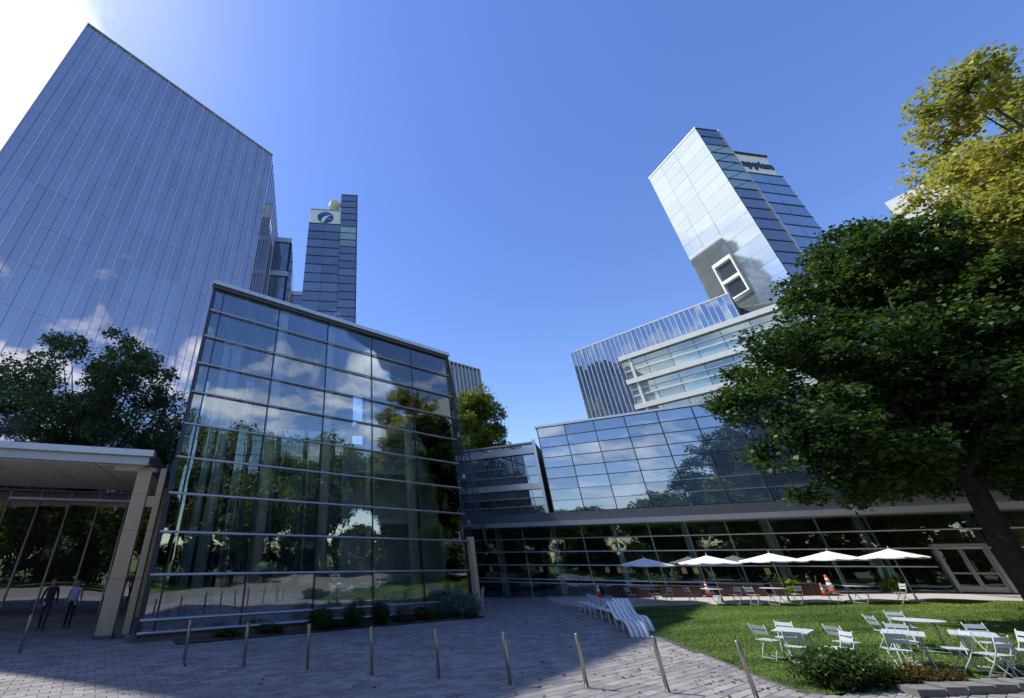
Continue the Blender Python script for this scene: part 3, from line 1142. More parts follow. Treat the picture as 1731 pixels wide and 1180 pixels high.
# infill beside the door
zd = gz(W.p(door_s0, 0, 0).x)
i0 = max(i for i in range(21) if ss[i] <= door_s0 - .3)
i1 = min(i for i in range(21) if ss[i] >= door_s1 + .2)
panes(LB, W, [ss[i0], door_s0 - 0.14], [0.9, 2.25, 3.16], 'store_glass', gap=0.02)
panes(LB, W, [door_s1 + 0.14, ss[i1]], [0.9, 2.25, 3.16], 'store_glass', gap=0.02)
m_ = MB()
W.box(m_, door_s0 - 0.13, door_s0, -0.1, 0.2, zd, zd + 2.15)
W.box(m_, door_s1, door_s1 + 0.13, -0.1, 0.2, zd, zd + 2.15)
W.box(m_, door_s0 - 0.13, door_s1 + 0.13, -0.1, 0.22, zd + 2.15, zd + 2.3)
dr = build(m_, 'door_frame', 'silver', LB)
hw = (door_s1 - door_s0) / 2
for k in range(2):
    x0 = door_s0 + k * hw + 0.01
    x1 = x0 + hw - 0.02
    m_ = MB()
    W.box(m_, x0, x0 + 0.07, 0.0, 0.07, zd + 0.03, zd + 2.13)
    W.box(m_, x1 - 0.07, x1, 0.0, 0.07, zd + 0.03, zd + 2.13)
    W.box(m_, x0 + .07, x1 - .07, 0.0, 0.07, zd + 0.03, zd + 0.28)
    W.box(m_, x0 + .07, x1 - .07, 0.0, 0.07, zd + 2.03, zd + 2.13)
    W.box(m_, x0 + .07, x1 - .07, 0.0, 0.07, zd + 0.85, zd + 0.93)
    leaf = build(m_, 'door_leaf', 'silver', LB)
    panes(leaf, W, [x0 + .07, x1 - .07], [zd + .28, zd + .85], 'store_glass', d=0.03, gap=0)
    panes(leaf, W, [x0 + .07, x1 - .07], [zd + .93, zd + 2.03], 'store_glass', d=0.03, gap=0)
    hx = x1 - 0.12 if k == 0 else x0 + 0.12
    build(MB().tube([W.p(hx, 0.07, zd + 1.0), W.p(hx, 0.13, zd + 1.0), W.p(hx, 0.13, zd + 1.45), W.p(hx, 0.07, zd + 1.45)], 0.015, 6), 'handle', 'silver', leaf)
m_ = MB()
W.box(m_, door_s0 + 0.3, W.len, -5.0, -4.8, 0, 5.1)
build(m_, 'timber_panel', 'interior_warm', LB)
m_ = MB()
W.box(m_, ws(28.4), ws(29.6), -0.9, -0.8, 1.2, 3.0)
build(m_, 'red_panel', 'red', LB)
# cornice
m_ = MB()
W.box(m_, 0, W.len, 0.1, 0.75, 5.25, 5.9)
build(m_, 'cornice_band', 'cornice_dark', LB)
m_ = MB()
W.box(m_, 0, W.len, 0.1, 1.25, 4.93, 5.245)
build(m_, 'cornice_lip', 'cornice', LB)
m_ = MB()
W.box(m_, 0, W.len, -9, 0.1, 5.62, 5.88)
build(m_, 'flat_roof', 'cornice', LB)
# left upper storeys
e0, e1 = 0.0, ws(6.55)
m_ = MB()
W.box(m_, e0, e1, -9, -0.25, 5.9, 11.6)
build(m_, 'upper_core', 'interior', LB)
cols = [e1 - 2.2 * k for k in range(7, -1, -1)]
cols = [c for c in cols if c >= 0]
for z0, z1, z2, nm in ((5.95, 6.55, 7.2, 7.85), (8.35, 9.0, 9.75, 10.75)):
    panes(LB, W, cols, [z0, z1], 'upper_glass', d=-0.05, gap=0.04)
    panes(LB, W, cols, [z1, z2], 'slab_glass' if z0 < 7 else 'upper_glass', d=-0.05, gap=0.04)
    panes(LB, W, cols, [z2, nm], 'upper_glass', d=-0.05, gap=0.04)
    for z in (z1, z2):
        m_ = MB()
        W.box(m_, cols[0], e1, -0.03, 0.04, z - 0.03, z + 0.03)
        build(m_, 'transom', 'bar', LB)
for c in cols:
    m_ = MB()
    W.box(m_, c - 0.035, c + 0.035, -0.02, 0.06, 5.95, 10.8)
    build(m_, 'mullion', 'dark_mullion', LB)
m_ = MB()
W.box(m_, e0, e1, -0.2, 0.22, 7.85, 8.33)
build(m_, 'floor_band', 'silver', LB)
m_ = MB()
W.box(m_, e0, e1, -0.24, 0.16, 10.8, 11.3)
build(m_, 'parapet_band', 'silver', LB)
m_ = MB()
W.box(m_, e0, e1, -9, 0.32, 11.602, 11.75)
build(m_, 'parapet_cap', 'cornice', LB)
m_ = MB()
W.box(m_, e0, e1, -0.2, 0.08, 11.3, 11.6)
build(m_, 'parapet', 'upper_glass', LB)
# big projecting screen
u0 = ws(7.0)
u1 = W.len
m_ = MB()
W.box(m_, u0 + 0.15, u1, -9, 0.38, 5.92, 12.7)
build(m_, 'screen_core', 'core', LB)
cols = [u0 + 2.2 * k for k in range(0, 13)]
cols = [c for c in cols if c <= u1 + 0.01]
zr = lin(5.95, 12.75, 8)
panes(LB, W, cols, zr, 'upper_glass', d=0.46, gap=0.035, jit=0.18)
for c in cols:
    m_ = MB()
    W.box(m_, c - 0.03, c + 0.03, 0.47, 0.56, 5.93, 12.75)
    build(m_, 'screen_mullion', 'dark_mullion', LB)
for z in zr[1:-1]:
    m_ = MB()
    W.box(m_, u0, cols[-1], 0.475, 0.53, z - 0.02, z + 0.02)
    build(m_, 'screen_transom', 'bar' if z < 8 else 'dark_mullion', LB)
m_ = MB()
W.box(m_, u0 - 0.15, u1, -9, 0.62, 12.78, 12.95)
build(m_, 'screen_cap', 'silver', LB)
WRT = Wall(W.p(u0, -2.2, 0), W.p(u0, 0.4, 0), flip=True)
m_ = MB()
W.box(m_, u0 - 0.02, u0 + 0.14, -8, 0.42, 5.92, 12.77)
build(m_, 'screen_return', 'slab_glass', LB)
m_ = MB()
W.box(m_, u0 - 0.6, u0 - 0.4, 0.1, 0.45, 5.9, 11.9)
build(m_, 'downpipe', 'silver', LB)
# paper notices on the glass
for k, s in enumerate((1.16, 5.03, 5.73, 9.57, 10.33, 14.14, 14.79, 18.42)):
    m_ = MB()
    W.box(m_, ws(s), ws(s) + 0.26, 0.02, 0.025, 1.78, 2.14)
    build(m_, 'notice', 'notice_y' if k in (2, 6, 7) else 'notice', LB)

# ------------------------------------------------------------------ atrium
A0, A1, AZ = (-8.16, 17.04), (5.62, 25.31), 15.38
AT_ = thing('glass_atrium', 'tall clear glass atrium with horizontal silver bars, left of centre', 'building', (-1, 24, 0))
WA = Wall(A0, A1)
LA = WA.len
cols = [0.0, 0.57] + [0.57 + (LA - 0.57) * k / 5 for k in range(1, 6)]
rowz = [0.25, 0.64, 2.06, 3.53, 4.98, 6.44, 7.91, 9.43, 10.9, 12.4, 13.95, AZ - 0.1]
panes(AT_, WA, cols, rowz, 'atrium_glass', d=0.0, gap=0.02, th=0.024, jit=0.1)
for z in rowz[:-1]:
    m_ = MB().tube([WA.p(0.02, 0.13, z), WA.p(LA + 0.12, 0.13, z)], 0.05 if z < 7 else 0.042, 8)
    b = build(m_, 'horizontal_bar', 'bar', AT_, True)
    m_ = MB()
    for c in cols:
        m_.bar(WA.p(c + .06, 0.02, z), WA.p(c + .06, 0.12, z), 0.04, 0.04)
    build(m_, 'bracket', 'bar', b)
for c in cols:
    m_ = MB()
    WA.box(m_, c - 0.03, c + 0.03, -0.15, 0.03, 0.1, AZ)
    build(m_, 'mullion', 'dark_mullion', AT_)
# roof edge
m_ = MB()
WA.box(m_, -0.12, LA + 0.2, -0.1, 0.34, AZ + 0.08, AZ + 0.31)
build(m_, 'roof_fascia', 'silver', AT_)
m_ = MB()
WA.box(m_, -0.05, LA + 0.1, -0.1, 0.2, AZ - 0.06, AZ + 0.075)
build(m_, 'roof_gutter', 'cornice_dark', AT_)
# right side wall, seen on edge
sd = Vector((0.27, 0.963, 0))
E1 = Vector((A1[0], A1[1], 0)) + sd * 11.5
WAS = Wall(A1, E1)
scol = lin(0, 11.5, 5)
panes(AT_, WAS, scol, rowz, 'atrium_glass', d=0.0, gap=0.02, th=0.024, jit=0.1)
for c in scol:
    m_ = MB()
    WAS.box(m_, c - 0.03, c + 0.03, -0.15, 0.03, 0.1, AZ)
    build(m_, 'mullion', 'dark_mullion', AT_)
for z in rowz[2:-1:1]:
    m_ = MB().tube([WAS.p(0.05, 0.1, z), WAS.p(11.4, 0.1, z)], 0.03, 6)
    build(m_, 'horizontal_bar', 'dark_mullion', AT_)
for k in range(5):                        # raking rods outside the side wall
    s = 0.6 + k * 2.2
    m_ = MB().tube([WAS.p(s, 0.15, AZ), WAS.p(s + 0.5, 0.95, 7.5), WAS.p(s + 0.9, 1.25, 3.4)], 0.035, 6)
    m_.tube([WAS.p(s + .3, 0.12, 12.4), WAS.p(s + 0.75, 1.15, 3.5)], 0.025, 6)
    for z in (4.98, 7.91, 10.9):
        m_.tube([WAS.p(s + .4, 0.1, z), WAS.p(s + .5, 0.15 + 0.85 * (AZ - z) / 8, z)], 0.02, 5)
    build(m_, 'tension_rod', 'dark_mullion', AT_)
m_ = MB()
WAS.box(m_, 0, 11.5, -0.1, 0.22, AZ + 0.0, AZ + 0.29)
build(m_, 'side_fascia', 'cornice', AT_)
# left side and back
EL = Vector((A0[0], A0[1], 0)) + sdir * 13
WAL = Wall(EL, A0)
panes(AT_, WAL, lin(0, 13, 4), rowz, 'atrium_glass', d=0, gap=0.02, th=0.024)
for c in lin(0, 13, 4):
    m_ = MB()
    WAL.box(m_, c - 0.03, c + 0.03, -0.15, 0.03, 0.1, AZ)
    build(m_, 'mullion', 'dark_mullion', AT_)
WBK = Wall(EL, E1)
m_ = MB()
WBK.box(m_, 8.65, WBK.len, -0.2, 0, 0, 11.2)
build(m_, 'back_wall', 'atrium_wall', AT_)
panes(AT_, WBK, lin(0, WBK.len, 6), [11.25, 13.3, AZ], 'atrium_glass', d=-0.1, th=0.024)
panes(AT_, WBK, [0.05, 2.9, 5.75, 8.6], [0.2, 3.9, 7.6, 11.2], 'atrium_glass', d=-0.1, th=0.024)
for c in (0.03, 2.9, 5.75, 8.6):
    m_ = MB()
    WBK.box(m_, c - 0.05, c + 0.05, -0.25, -0.12, 0.1, AZ)
    build(m_, 'mullion', 'column', AT_)
rp0, rp1 = WA.p(0.05, -.14, 0), Vector((A1[0] - .1, A1[1] + .1, 0))
rq0, rq1 = Vector((EL.x + .1, EL.y, 0)), Vector((E1.x - .1, E1.y, 0))
NRB = 9
for k in range(NRB + 1):                  # roof beams; glass between them added to let light into the atrium
    f = k / NRB
    a_, b_ = rp0.lerp(rp1, f), rq0.lerp(rq1, f)
    z_ = Vector((0, 0, AZ - 0.08))
    build(MB().bar(a_ + z_, b_ + z_, 0.16, 0.36), 'roof_beam', 'ceiling', AT_)
    if k < NRB:
        f2 = (k + 1) / NRB
        c_, d_ = rp0.lerp(rp1, f2), rq0.lerp(rq1, f2)
        if k in (4, 7):
            build(MB().prism([(a_.x, a_.y), (c_.x, c_.y), (d_.x, d_.y), (b_.x, b_.y)], AZ + 0.16, AZ + 0.24), 'roof_panel', 'ceiling', AT_)
        else:
            build(MB().prism([(a_.x, a_.y), (c_.x, c_.y), (d_.x, d_.y), (b_.x, b_.y)], AZ + 0.16, AZ + 0.19), 'added_skylight', 'atrium_glass', AT_)
m_ = MB()
m_.prism([(WA.p(0.02, -.12, 0).x, WA.p(0.02, -.12, 0).y), (A1[0] - .1, A1[1] + .1), (E1.x - .1, E1.y), (EL.x + .1, EL.y)], -0.05, 0.06)
build(m_, 'interior_floor', 'floor_in', AT_)
for k in range(3):                        # gallery slabs deep inside
    z = 4.9 + 3.5 * k
    m_ = MB()
    WBK.box(m_, 9.0, WBK.len - 1.6, 0.02, 2.6, z, z + 0.4)
    build(m_, 'gallery_slab', 'ceiling', AT_)
for s in (4.2, 7.3, 10.1, 12.9, 15.2):
    p = WA.p(s, -0.62, 0)
    m_ = MB().tube([p, p + Vector((0, 0, AZ))], 0.25, 14)
    col = build(m_, 'interior_column', 'column', AT_, True)
    m_ = MB()
    for z in rowz[1:]:
        m_.bar(WA.p(s, -0.45, z), WA.p(s, -0.05, z), 0.04, 0.08)
    build(m_, 'bracket', 'column', col)
for s, d_, r_ in ((1.5, -1.5, 0.17), (2.1, -1.7, 0.25)):   # light blue ducts in the left bay
    p = WA.p(s, d_, 0)
    m_ = MB().tube([p + Vector((0, 0, 0.1)), p + Vector((0, 0, 13.2))], r_, 16)
    pp = build(m_, 'duct', 'pipe', AT_, True)
    m_ = MB()
    for z in (3.5, 6.9, 8.4, 9.9, 13.0):
        m_.tube([p + Vector((0, 0, z)), p + Vector((0, 0, z + 0.14))], r_ + 0.05, 16)
    build(m_, 'collar', 'white_panel', pp)
# plinth
m_ = MB()
WA.box(m_, -0.3, LA + 0.1, -0.3, 0.06, -0.05, 0.2)
build(m_, 'plinth', 'stone', AT_)
# tan end post with the bars returning to it
pe = WA.p(LA + 0.35, 0.15, 0)
m_ = MB()
WA.box(m_, LA + 0.2, LA + 0.5, 0.0, 0.3, 0, 3.75)
build(m_, 'end_post', 'tan', AT_)
build(MB().tube([WA.p(LA + 0.1, 0.13, 3.53), WA.p(LA + .35, 0.2, 3.6), WA.p(LA + 1.2, -0.9, 3.0)], 0.035, 6), 'stay_rod', 'bar', AT_)
for k in range(2):
    build(MB().tube([WA.p(LA + 0.6 + 0.1 * k, 0.1, 0.05), WA.p(LA + 1.3 + .1 * k, -0.3, 1.2)], 0.035, 6), 'stay_rod', 'bar', AT_)

# ------------------------------------------------------------------ entrance canopy and lobby
cp = thing('entrance_canopy', 'flat entrance canopy with pale soffit on tan pillars, at the left edge', 'canopy', (-14, 20, 0))
F0 = Vector((-9.55, 17.45, 0))
fd = Vector((-0.962, -0.272, 0))
F1 = F0 + fd * 22
K0 = Vector((-11.6, 24.6, 0))
K1 = K0 + fd * 22
CZ0, CZ1 = 6.12, 6.75
# soffit boards, one panel between each rib
for k in range(11):
    a, b = k * 2.0 + 0.03, (k + 1) * 2.0 - 0.03
    if k == 0:
        a = 0.1
    m_ = MB().prism([((F0 + fd * b).x, (F0 + fd * b).y + .1), ((F0 + fd * a).x, (F0 + fd * a).y + .1), ((K0 + fd * a).x, (K0 + fd * a).y), ((K0 + fd * b).x, (K0 + fd * b).y)], CZ0, CZ0 + 0.08)
    build(m_, 'soffit_panel', 'soffit', cp)
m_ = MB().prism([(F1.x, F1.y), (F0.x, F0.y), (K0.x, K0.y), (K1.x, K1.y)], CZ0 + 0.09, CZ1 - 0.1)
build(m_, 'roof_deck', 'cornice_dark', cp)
WC = Wall(F1, F0)
m_ = MB()
WC.box(m_, 0, 22.1, 0.0, 0.25, CZ0 + 0.02, CZ0 + 0.36)
build(m_, 'fascia', 'fascia', cp)
m_ = MB()
WC.box(m_, 0, 22.25, -0.1, 0.4, CZ0 + 0.363, CZ0 + 0.62)
build(m_, 'roof_edge', 'silver', cp)
WCE = Wall(F0, K0)
m_ = MB()
WCE.box(m_, 0.05, WCE.len, 0.0, 0.2, CZ0 + 0.02, CZ0 + 0.6)
build(m_, 'end_fascia', 'cornice_dark', cp)


def pillar(x, y, wx, wy, rot, z1, parent, flare=0.0):
    m_ = MB()
    c, s = math.cos(rot), math.sin(rot)

    def P(u, v, z):
        return (x + u * c - v * s, y + u * s + v * c, z)
    m_.hexa([P(-wx / 2, -wy / 2, 0.12), P(wx / 2, -wy / 2, 0.12), P(wx / 2, wy / 2, 0.12), P(-wx / 2, wy / 2, 0.12),
             P(-wx / 2 - flare, -wy / 2, z1), P(wx / 2, -wy / 2, z1), P(wx / 2, wy / 2, z1), P(-wx / 2 - flare, wy / 2, z1)])
    o = build(m_, 'pillar', 'tan', parent)
    m2 = MB()
    m2.hexa([P(-wx / 2 - .04, -wy / 2 - .04, 0), P(wx / 2 + .04, -wy / 2 - .04, 0), P(wx / 2 + .04, wy / 2 + .04, 0), P(-wx / 2 - .04, wy / 2 + .04, 0),
             P(-wx / 2 - .04, -wy / 2 - .04, .12), P(wx / 2 + .04, -wy / 2 - .04, .12), P(wx / 2 + .04, wy / 2 + .04, .12), P(-wx / 2 - .04, wy / 2 + .04, .12)])
    build(m2, 'pillar_base', 'cornice_dark', o)
    for z in (1.9, 3.6, 5.0):
        if z < z1:
            m3 = MB()
            m3.hexa([P(-wx / 2 - .004 - flare * z / z1, -wy / 2 - .004, z), P(wx / 2 + .004, -wy / 2 - .004, z), P(wx / 2 + .004, wy / 2 + .004, z), P(-wx / 2 - .004, wy / 2 + .004, z),
                     P(-wx / 2 - .004 - flare * z / z1, -wy / 2 - .004, z + .015), P(wx / 2 + .004, -wy / 2 - .004, z + .015), P(wx / 2 + .004, wy / 2 + .004, z + .015), P(-wx / 2 - .004, wy / 2 + .004, z + .015)])
            build(m3, 'joint_line', 'cornice_dark', o)
    return o


pr = R(15.8)
pillar(-9.66, 17.76, 0.56, 0.34, pr, CZ0, cp)
pillar(-8.98, 18.0, 0.24, 0.34, pr, CZ0 - .01, cp)
m_ = MB().bar((-9.38, 17.85, 4.75), (-9.1, 17.95, 4.75), 0.2, 0.42)
build(m_, 'pillar_tie', 'tan', cp)
pillar(-11.0, 23.2, 0.62, 0.4, pr, CZ0 - .02, cp)
pillar(-24.0, 13.6, 0.8, 0.4, pr, CZ0, cp)
pillar(-23.0, 19.6, 0.8, 0.4, pr, CZ0, cp)
# haunch boards linking pillar heads and soffit
m_ = MB()
m_.prism([(-10.9, 17.45), (-9.3, 17.8), (-9.3, 18.1), (-10.9, 17.75)], CZ0 - 0.16, CZ0 - 0.005)
build(m_, 'beam', 'soffit', cp)

lb = thing('glass_lobby', 'dark glass lobby wall under the entrance canopy', 'building', (-18, 26, 0))
WL2 = Wall((-36, 19.4), (-11.2, 25.6))
m_ = MB()
WL2.box(m_, 0, WL2.len, -1.9, -1.7, 0, 6.0)
build(m_, 'back_wall', 'interior', lb)
m_ = MB()
WL2.box(m_, 0, WL2.len, -1.9, 0.1, 6.02, 6.1)
build(m_, 'roof', 'cornice_dark', lb)
lc = lin(0, WL2.len, 17)
panes(lb, WL2, lc, [0.15, 2.6, 4.3, 6.0], 'dark_glass', d=0, gap=0.02, jit=0.25)
for c in lc:
    m_ = MB()
    WL2.box(m_, c - 0.03, c + 0.03, 0.0, 0.1, 0, 6.0)
    build(m_, 'mullion', 'bar', lb)
m_ = MB()
WL2.box(m_, 0, WL2.len, -0.1, 0.12, 0, 0.14)
build(m_, 'sill', 'cornice_dark', lb)
m_ = MB()
WL2.box(m_, WL2.len - 9, WL2.len, 0.12, 0.2, 5.55, 5.68)
build(m_, 'head_rail', 'soffit', lb)


# ------------------------------------------------------------------ trees
def leaf_cloud(pts, per, spread, size, seed, tone_c=None, flat=0.55, tone_sd=0.16):
    """leaves scattered in soft clumps around the twig tips"""
    r_ = np.random.default_rng(seed)
    pts = np.asarray(pts, float)
    n = len(pts)
    idx = np.repeat(np.arange(n), per)
    N = len(idx)
    sp = np.asarray(spread if np.ndim(spread) else [spread] * 3)
    g_ = np.clip(r_.normal(0, 1, (N, 3)), -1.7, 1.7)
    c = pts[idx] + g_ * sp
    az = r_.uniform(0, 2 * math.pi, N)
    tilt = r_.normal(-0.35, flat, N)
    d = np.stack([np.cos(az) * np.cos(tilt), np.sin(az) * np.cos(tilt), np.sin(tilt)], 1)
    up = np.stack([r_.normal(0, 0.45, N), r_.normal(0, 0.45, N), np.ones(N)], 1)
    s = np.cross(d, up)
    s /= np.linalg.norm(s, axis=1)[:, None] + 1e-9
    nn_ = np.cross(s, d)
    L = size * r_.uniform(0.6, 1.25, N)[:, None]
    wdt = L * r_.uniform(0.36, 0.55, N)[:, None]
    V = np.empty((N, 4, 3))
    V[:, 0] = c
    V[:, 1] = c + d * L * 0.5 + s * wdt + nn_ * wdt * 0.35
    V[:, 2] = c + d * L
    V[:, 3] = c + d * L * 0.5 - s * wdt + nn_ * wdt * 0.35
    tone = (tone_c[idx] if tone_c is not None else 0.45) + r_.normal(0, tone_sd, N)
    return V, np.clip(tone, 0, 1)


def make_tree(name, label, loc, lobes, trunk_h, trunk_r, tips_per, per, spread, leaf, mat, seed, group=None, lean=(0, 0), bright_top=0.0):
    """lobes: (x, y, z, rx, ry, rz) relative to the trunk's foot"""
    r_ = random.Random(seed)
    t = thing(name, label, 'tree', loc, 0, group)
    wood = MB()
    top = Vector((lean[0], lean[1], trunk_h))
    pts = [Vector((0, 0, -0.1)), Vector((0, 0, 0.25)), top * 0.35 + Vector((r_.gauss(0, .06), r_.gauss(0, .06), 0)), top * 0.7 + Vector((r_.gauss(0, .1), r_.gauss(0, .1), 0)), top]
    wood.tube(pts, [trunk_r * 1.5, trunk_r * 1.1, trunk_r * 0.95, trunk_r * 0.85, trunk_r * 0.7], 14)
    tips, tones = [], []
    zmin = min(l[2] - l[5] for l in lobes)
    zmax = max(l[2] + l[5] for l in lobes)
    for li, l in enumerate(lobes):
        c = Vector(l[:3])
        hub = top * r_.uniform(0.72, 1.0)
        mid = hub.lerp(c, 0.5) + Vector((r_.gauss(0, .25), r_.gauss(0, .25), r_.uniform(-0.3, 0.5)))
        r0 = trunk_r * r_.uniform(0.32, 0.48)
        limb = [hub, hub.lerp(mid, 0.5) + Vector((r_.gauss(0, .12), r_.gauss(0, .12), 0.1)), mid, c]
        wood.tube(limb, [r0, r0 * 0.75, r0 * 0.52, r0 * 0.2], 8)
        sam = []
        for k in range(12):
            f = k / 11
            sam.append(mid.lerp(c, f) if f > 0.5 else hub.lerp(mid, 0.4 + f))
        ltone = r_.uniform(0.3, 0.6)
        nt = max(4, int(tips_per * (l[3] * l[4] * l[5]) ** 0.66))
        for k in range(nt):
            while True:
                d = Vector((r_.gauss(0, 1), r_.gauss(0, 1), r_.gauss(0, 1)))
                if d.length > 0.1:
                    break
            d.normalize()
            rad = r_.uniform(0.45, 1.0) ** 0.6
            tip = c + Vector((d.x * l[3], d.y * l[4], d.z * l[5])) * rad
            tips.append(tip)
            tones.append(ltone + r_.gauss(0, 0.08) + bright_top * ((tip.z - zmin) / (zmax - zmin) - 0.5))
            if k % 2 == 0:
                q = min(sam, key=lambda s: (s - tip).length)
                m2 = q.lerp(tip, 0.55) + Vector((r_.gauss(0, .1), r_.gauss(0, .1), r_.gauss(0, .1)))
                rr = max(0.012, r0 * 0.16)
                wood.tube([q, m2, tip], [rr, rr * 0.6, rr * 0.25], 4, False)
    build(wood, 'trunk', 'bark', t, True, world=False)
    V, tone = leaf_cloud([tuple(p) for p in tips], per, spread, leaf, seed, np.array(tones), 0.6, 0.21)
    link('crown', np_mesh('crown', V, 4, mat, tone), t, world=False)
    return t


def lobe_set(seed, n, cx, cy, cz, rx, ry, rz, lr, jitter=0.18):
    r_ = random.Random(seed)
    out = []
    gold = math.pi * (3 - math.sqrt(5))
    for k in range(n):
        zf = 1 - 2 * (k + 0.5) / n
        rr = math.sqrt(max(0, 1 - zf * zf))
        a = gold * k + r_.gauss(0, 0.3)
        f = r_.uniform(0.5, 0.93)
        s = lr * r_.uniform(0.75, 1.3)
        out.append((cx + rx * rr * math.cos(a) * f, cy + ry * rr * math.sin(a) * f, cz + rz * zf * f, s, s, s * r_.uniform(0.6, 0.85)))
    out.append((cx, cy, cz, lr * 1.3, lr * 1.3, lr))
    out.append((cx, cy, cz + rz * .4, lr * 1.2, lr * 1.2, lr))
    return out


# the large tree at the right
gr = gz(23.5)
make_tree('maple_tree', 'large dark green tree with a dark trunk filling the right side', (23.7, 16.4, gr),
          [l for l in lobe_set(11, 46, 1.7, 0, 10.2, 6.5, 5.8, 6.6, 1.6) if not (l[0] < -1.9 and l[2] > 10.8)] +
          [(0.4, 0, 14.7, 1.8, 1.8, 1.4), (1.9, -0.5, 16.2, 2.0, 2.0, 1.4), (3.8, 0.3, 16.9, 2.0, 2.0, 1.4), (-2.2, 0.2, 11.6, 1.7, 1.7, 1.3), (5.5, 0, 15.8, 2, 2, 1.5), (-4.3, 0.4, 10.6, 1.6, 1.6, 1.2),
           (-6.2, 0, 5.7, 1.5, 1.5, 1.1), (-4.9, 0.4, 4.6, 1.4, 1.4, 0.9), (-6.3, 0.3, 8.0, 1.4, 1.4, 1.1), (-3.2, 0, 4.6, 1.4, 1.4, 0.9), (-5.2, -1.2, 6.9, 1.5, 1.5, 1.1), (-1.6, 0.8, 5.1, 1.4, 1.4, 0.9),
           (-5.6, 1.4, 9.2, 1.4, 1.4, 1.1), (-3.9, -1.5, 5.6, 1.4, 1.4, 1.0), (0.8, -1.8, 5.6, 1.4, 1.4, 1.0), (3.5, -1.2, 5.3, 1.5, 1.5, 1.0)], 6.2, 0.34, 13.0, 74, (0.26, 0.26, 0.17), 0.19, 'leaf_right', 5)
make_tree('turning_tree', 'tall tree with yellowing leaves rising at the upper right corner', (32.6, 11.6, gz(32)),
          lobe_set(21, 50, 0.4, 0, 15.4, 6.3, 5.0, 8.6, 1.5) + [(-5.0, 0, 12.4, 1.8, 1.8, 1.5), (-3.6, 0, 10.2, 2.0, 2.0, 1.6), (-1.5, 0, 8.6, 2, 2, 1.6), (-4.9, 0.5, 14.6, 1.6, 1.6, 1.3), (-3.0, -0.5, 12.8, 1.8, 1.8, 1.5), (-0.8, -1, 11.6, 2, 2, 1.6), (-2.2, -1, 16.4, 1.9, 1.9, 1.5), (0.4, -1.5, 18.5, 2, 2, 1.6)], 10.5, 0.3, 13.0, 60, (0.28, 0.28, 0.2), 0.2, 'leaf_yellow', 8)
make_tree('courtyard_tree', 'dull green tree rising behind the entrance canopy', (-19.3, 27.6, 0),
          lobe_set(31, 44, 0.0, -0.4, 11.6, 7.6, 4.8, 7.4, 1.4), 8.0, 0.26, 13.0, 34, (0.28, 0.28, 0.19), 0.23, 'leaf_left', 12)
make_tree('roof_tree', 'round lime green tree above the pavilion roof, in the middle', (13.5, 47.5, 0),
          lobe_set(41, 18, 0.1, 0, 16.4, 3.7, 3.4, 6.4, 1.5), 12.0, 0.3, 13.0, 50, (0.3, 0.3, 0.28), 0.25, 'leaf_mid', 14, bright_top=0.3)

# park trees out of the frame, seen mirrored in the glass
park = make_tree('park_tree', 'green park tree mirrored in the atrium glass', (24, -7, 0),
                 lobe_set(51, 16, 0, 0, 8.6, 4.9, 4.9, 4.6, 1.9), 4.6, 0.24, 9.0, 26, (0.4, 0.4, 0.3), 0.42, 'leaf_mid', 17, 'park trees mirrored in the atrium')
rp = random.Random(77)
spots = [(15, -6, 1.2), (33, -2, 1.3), (29, -14, 1.5), (19, -17, 1.4), (42, -9, 1.5), (8, -15, 1.0), (38, -22, 1.7), (-3, -14, 0.9),
         (46, 3, 1.4), (-14, -12, 0.9), (-24, -9, 0.95), (-32, -16, 1.05), (-20, -22, 1.1), (-7, -26, 1.1), (5, -28, 1.15), (14, -30, 1.5),
         (25, -28, 1.8), (48, -18, 1.8), (50, -34, 1.9), (38, -40, 1.9), (22, -42, 1.9), (6, -42, 1.4), (-12, -38, 1.2), (-30, -32, 1.2), (60, -26, 1.8),
         (36, -11, 1.4), (22, -8, 1.1), (-38, 0, 1.2), (-46, -20, 1.3)]
for x, y, sc_ in spots:
    d_ = dup(park, (x, y, gz(x) - .05), rp.uniform(0, 6.28), 'green park tree mirrored in the atrium glass', 'park trees mirrored in the atrium')
    d_.scale = (sc_, sc_, sc_ * rp.uniform(0.9, 1.1))
pbush = make_tree('added_shrub', 'tall shrub added to cover the bright horizon in the glass walls', (0, -34, -0.1),
                  lobe_set(61, 12, 0, 0, 2.3, 4.6, 3.4, 2.6, 1.3), 1.2, 0.14, 9.0, 30, (0.4, 0.4, 0.3), 0.4, 'leaf_left', 19, 'added shrubs covering the mirrored horizon')  # unseen shrubs, added to block the bright horizon in reflections
pbush['category'] = 'shrub'
for k in range(22):
    a = R(178 + k * 9.2)
    rad = 37 + 5 * math.sin(k * 2.1)
    d_ = dup(pbush, (6 + 1.25 * rad * math.cos(a), 2 + rad * math.sin(a), gz(6 + 1.25 * rad * math.cos(a)) - .1), k * 1.3, 'tall shrub added to cover the bright horizon in the glass walls', 'added shrubs covering the mirrored horizon')
    d_.scale = (1.15, 1.15, rp.uniform(0.9, 1.35))
for k, (x, y) in enumerate(((37, 1.5), (43, -2.5), (49, -6), (40, 6), (45, 8), (33, -6))):
    d_ = dup(pbush, (x, y, gz(x) - .1), k * 1.9, 'tall shrub added to cover the bright horizon in the glass walls', 'added shrubs covering the mirrored horizon')
    d_.scale = (1.0, 1.0, 1.25)



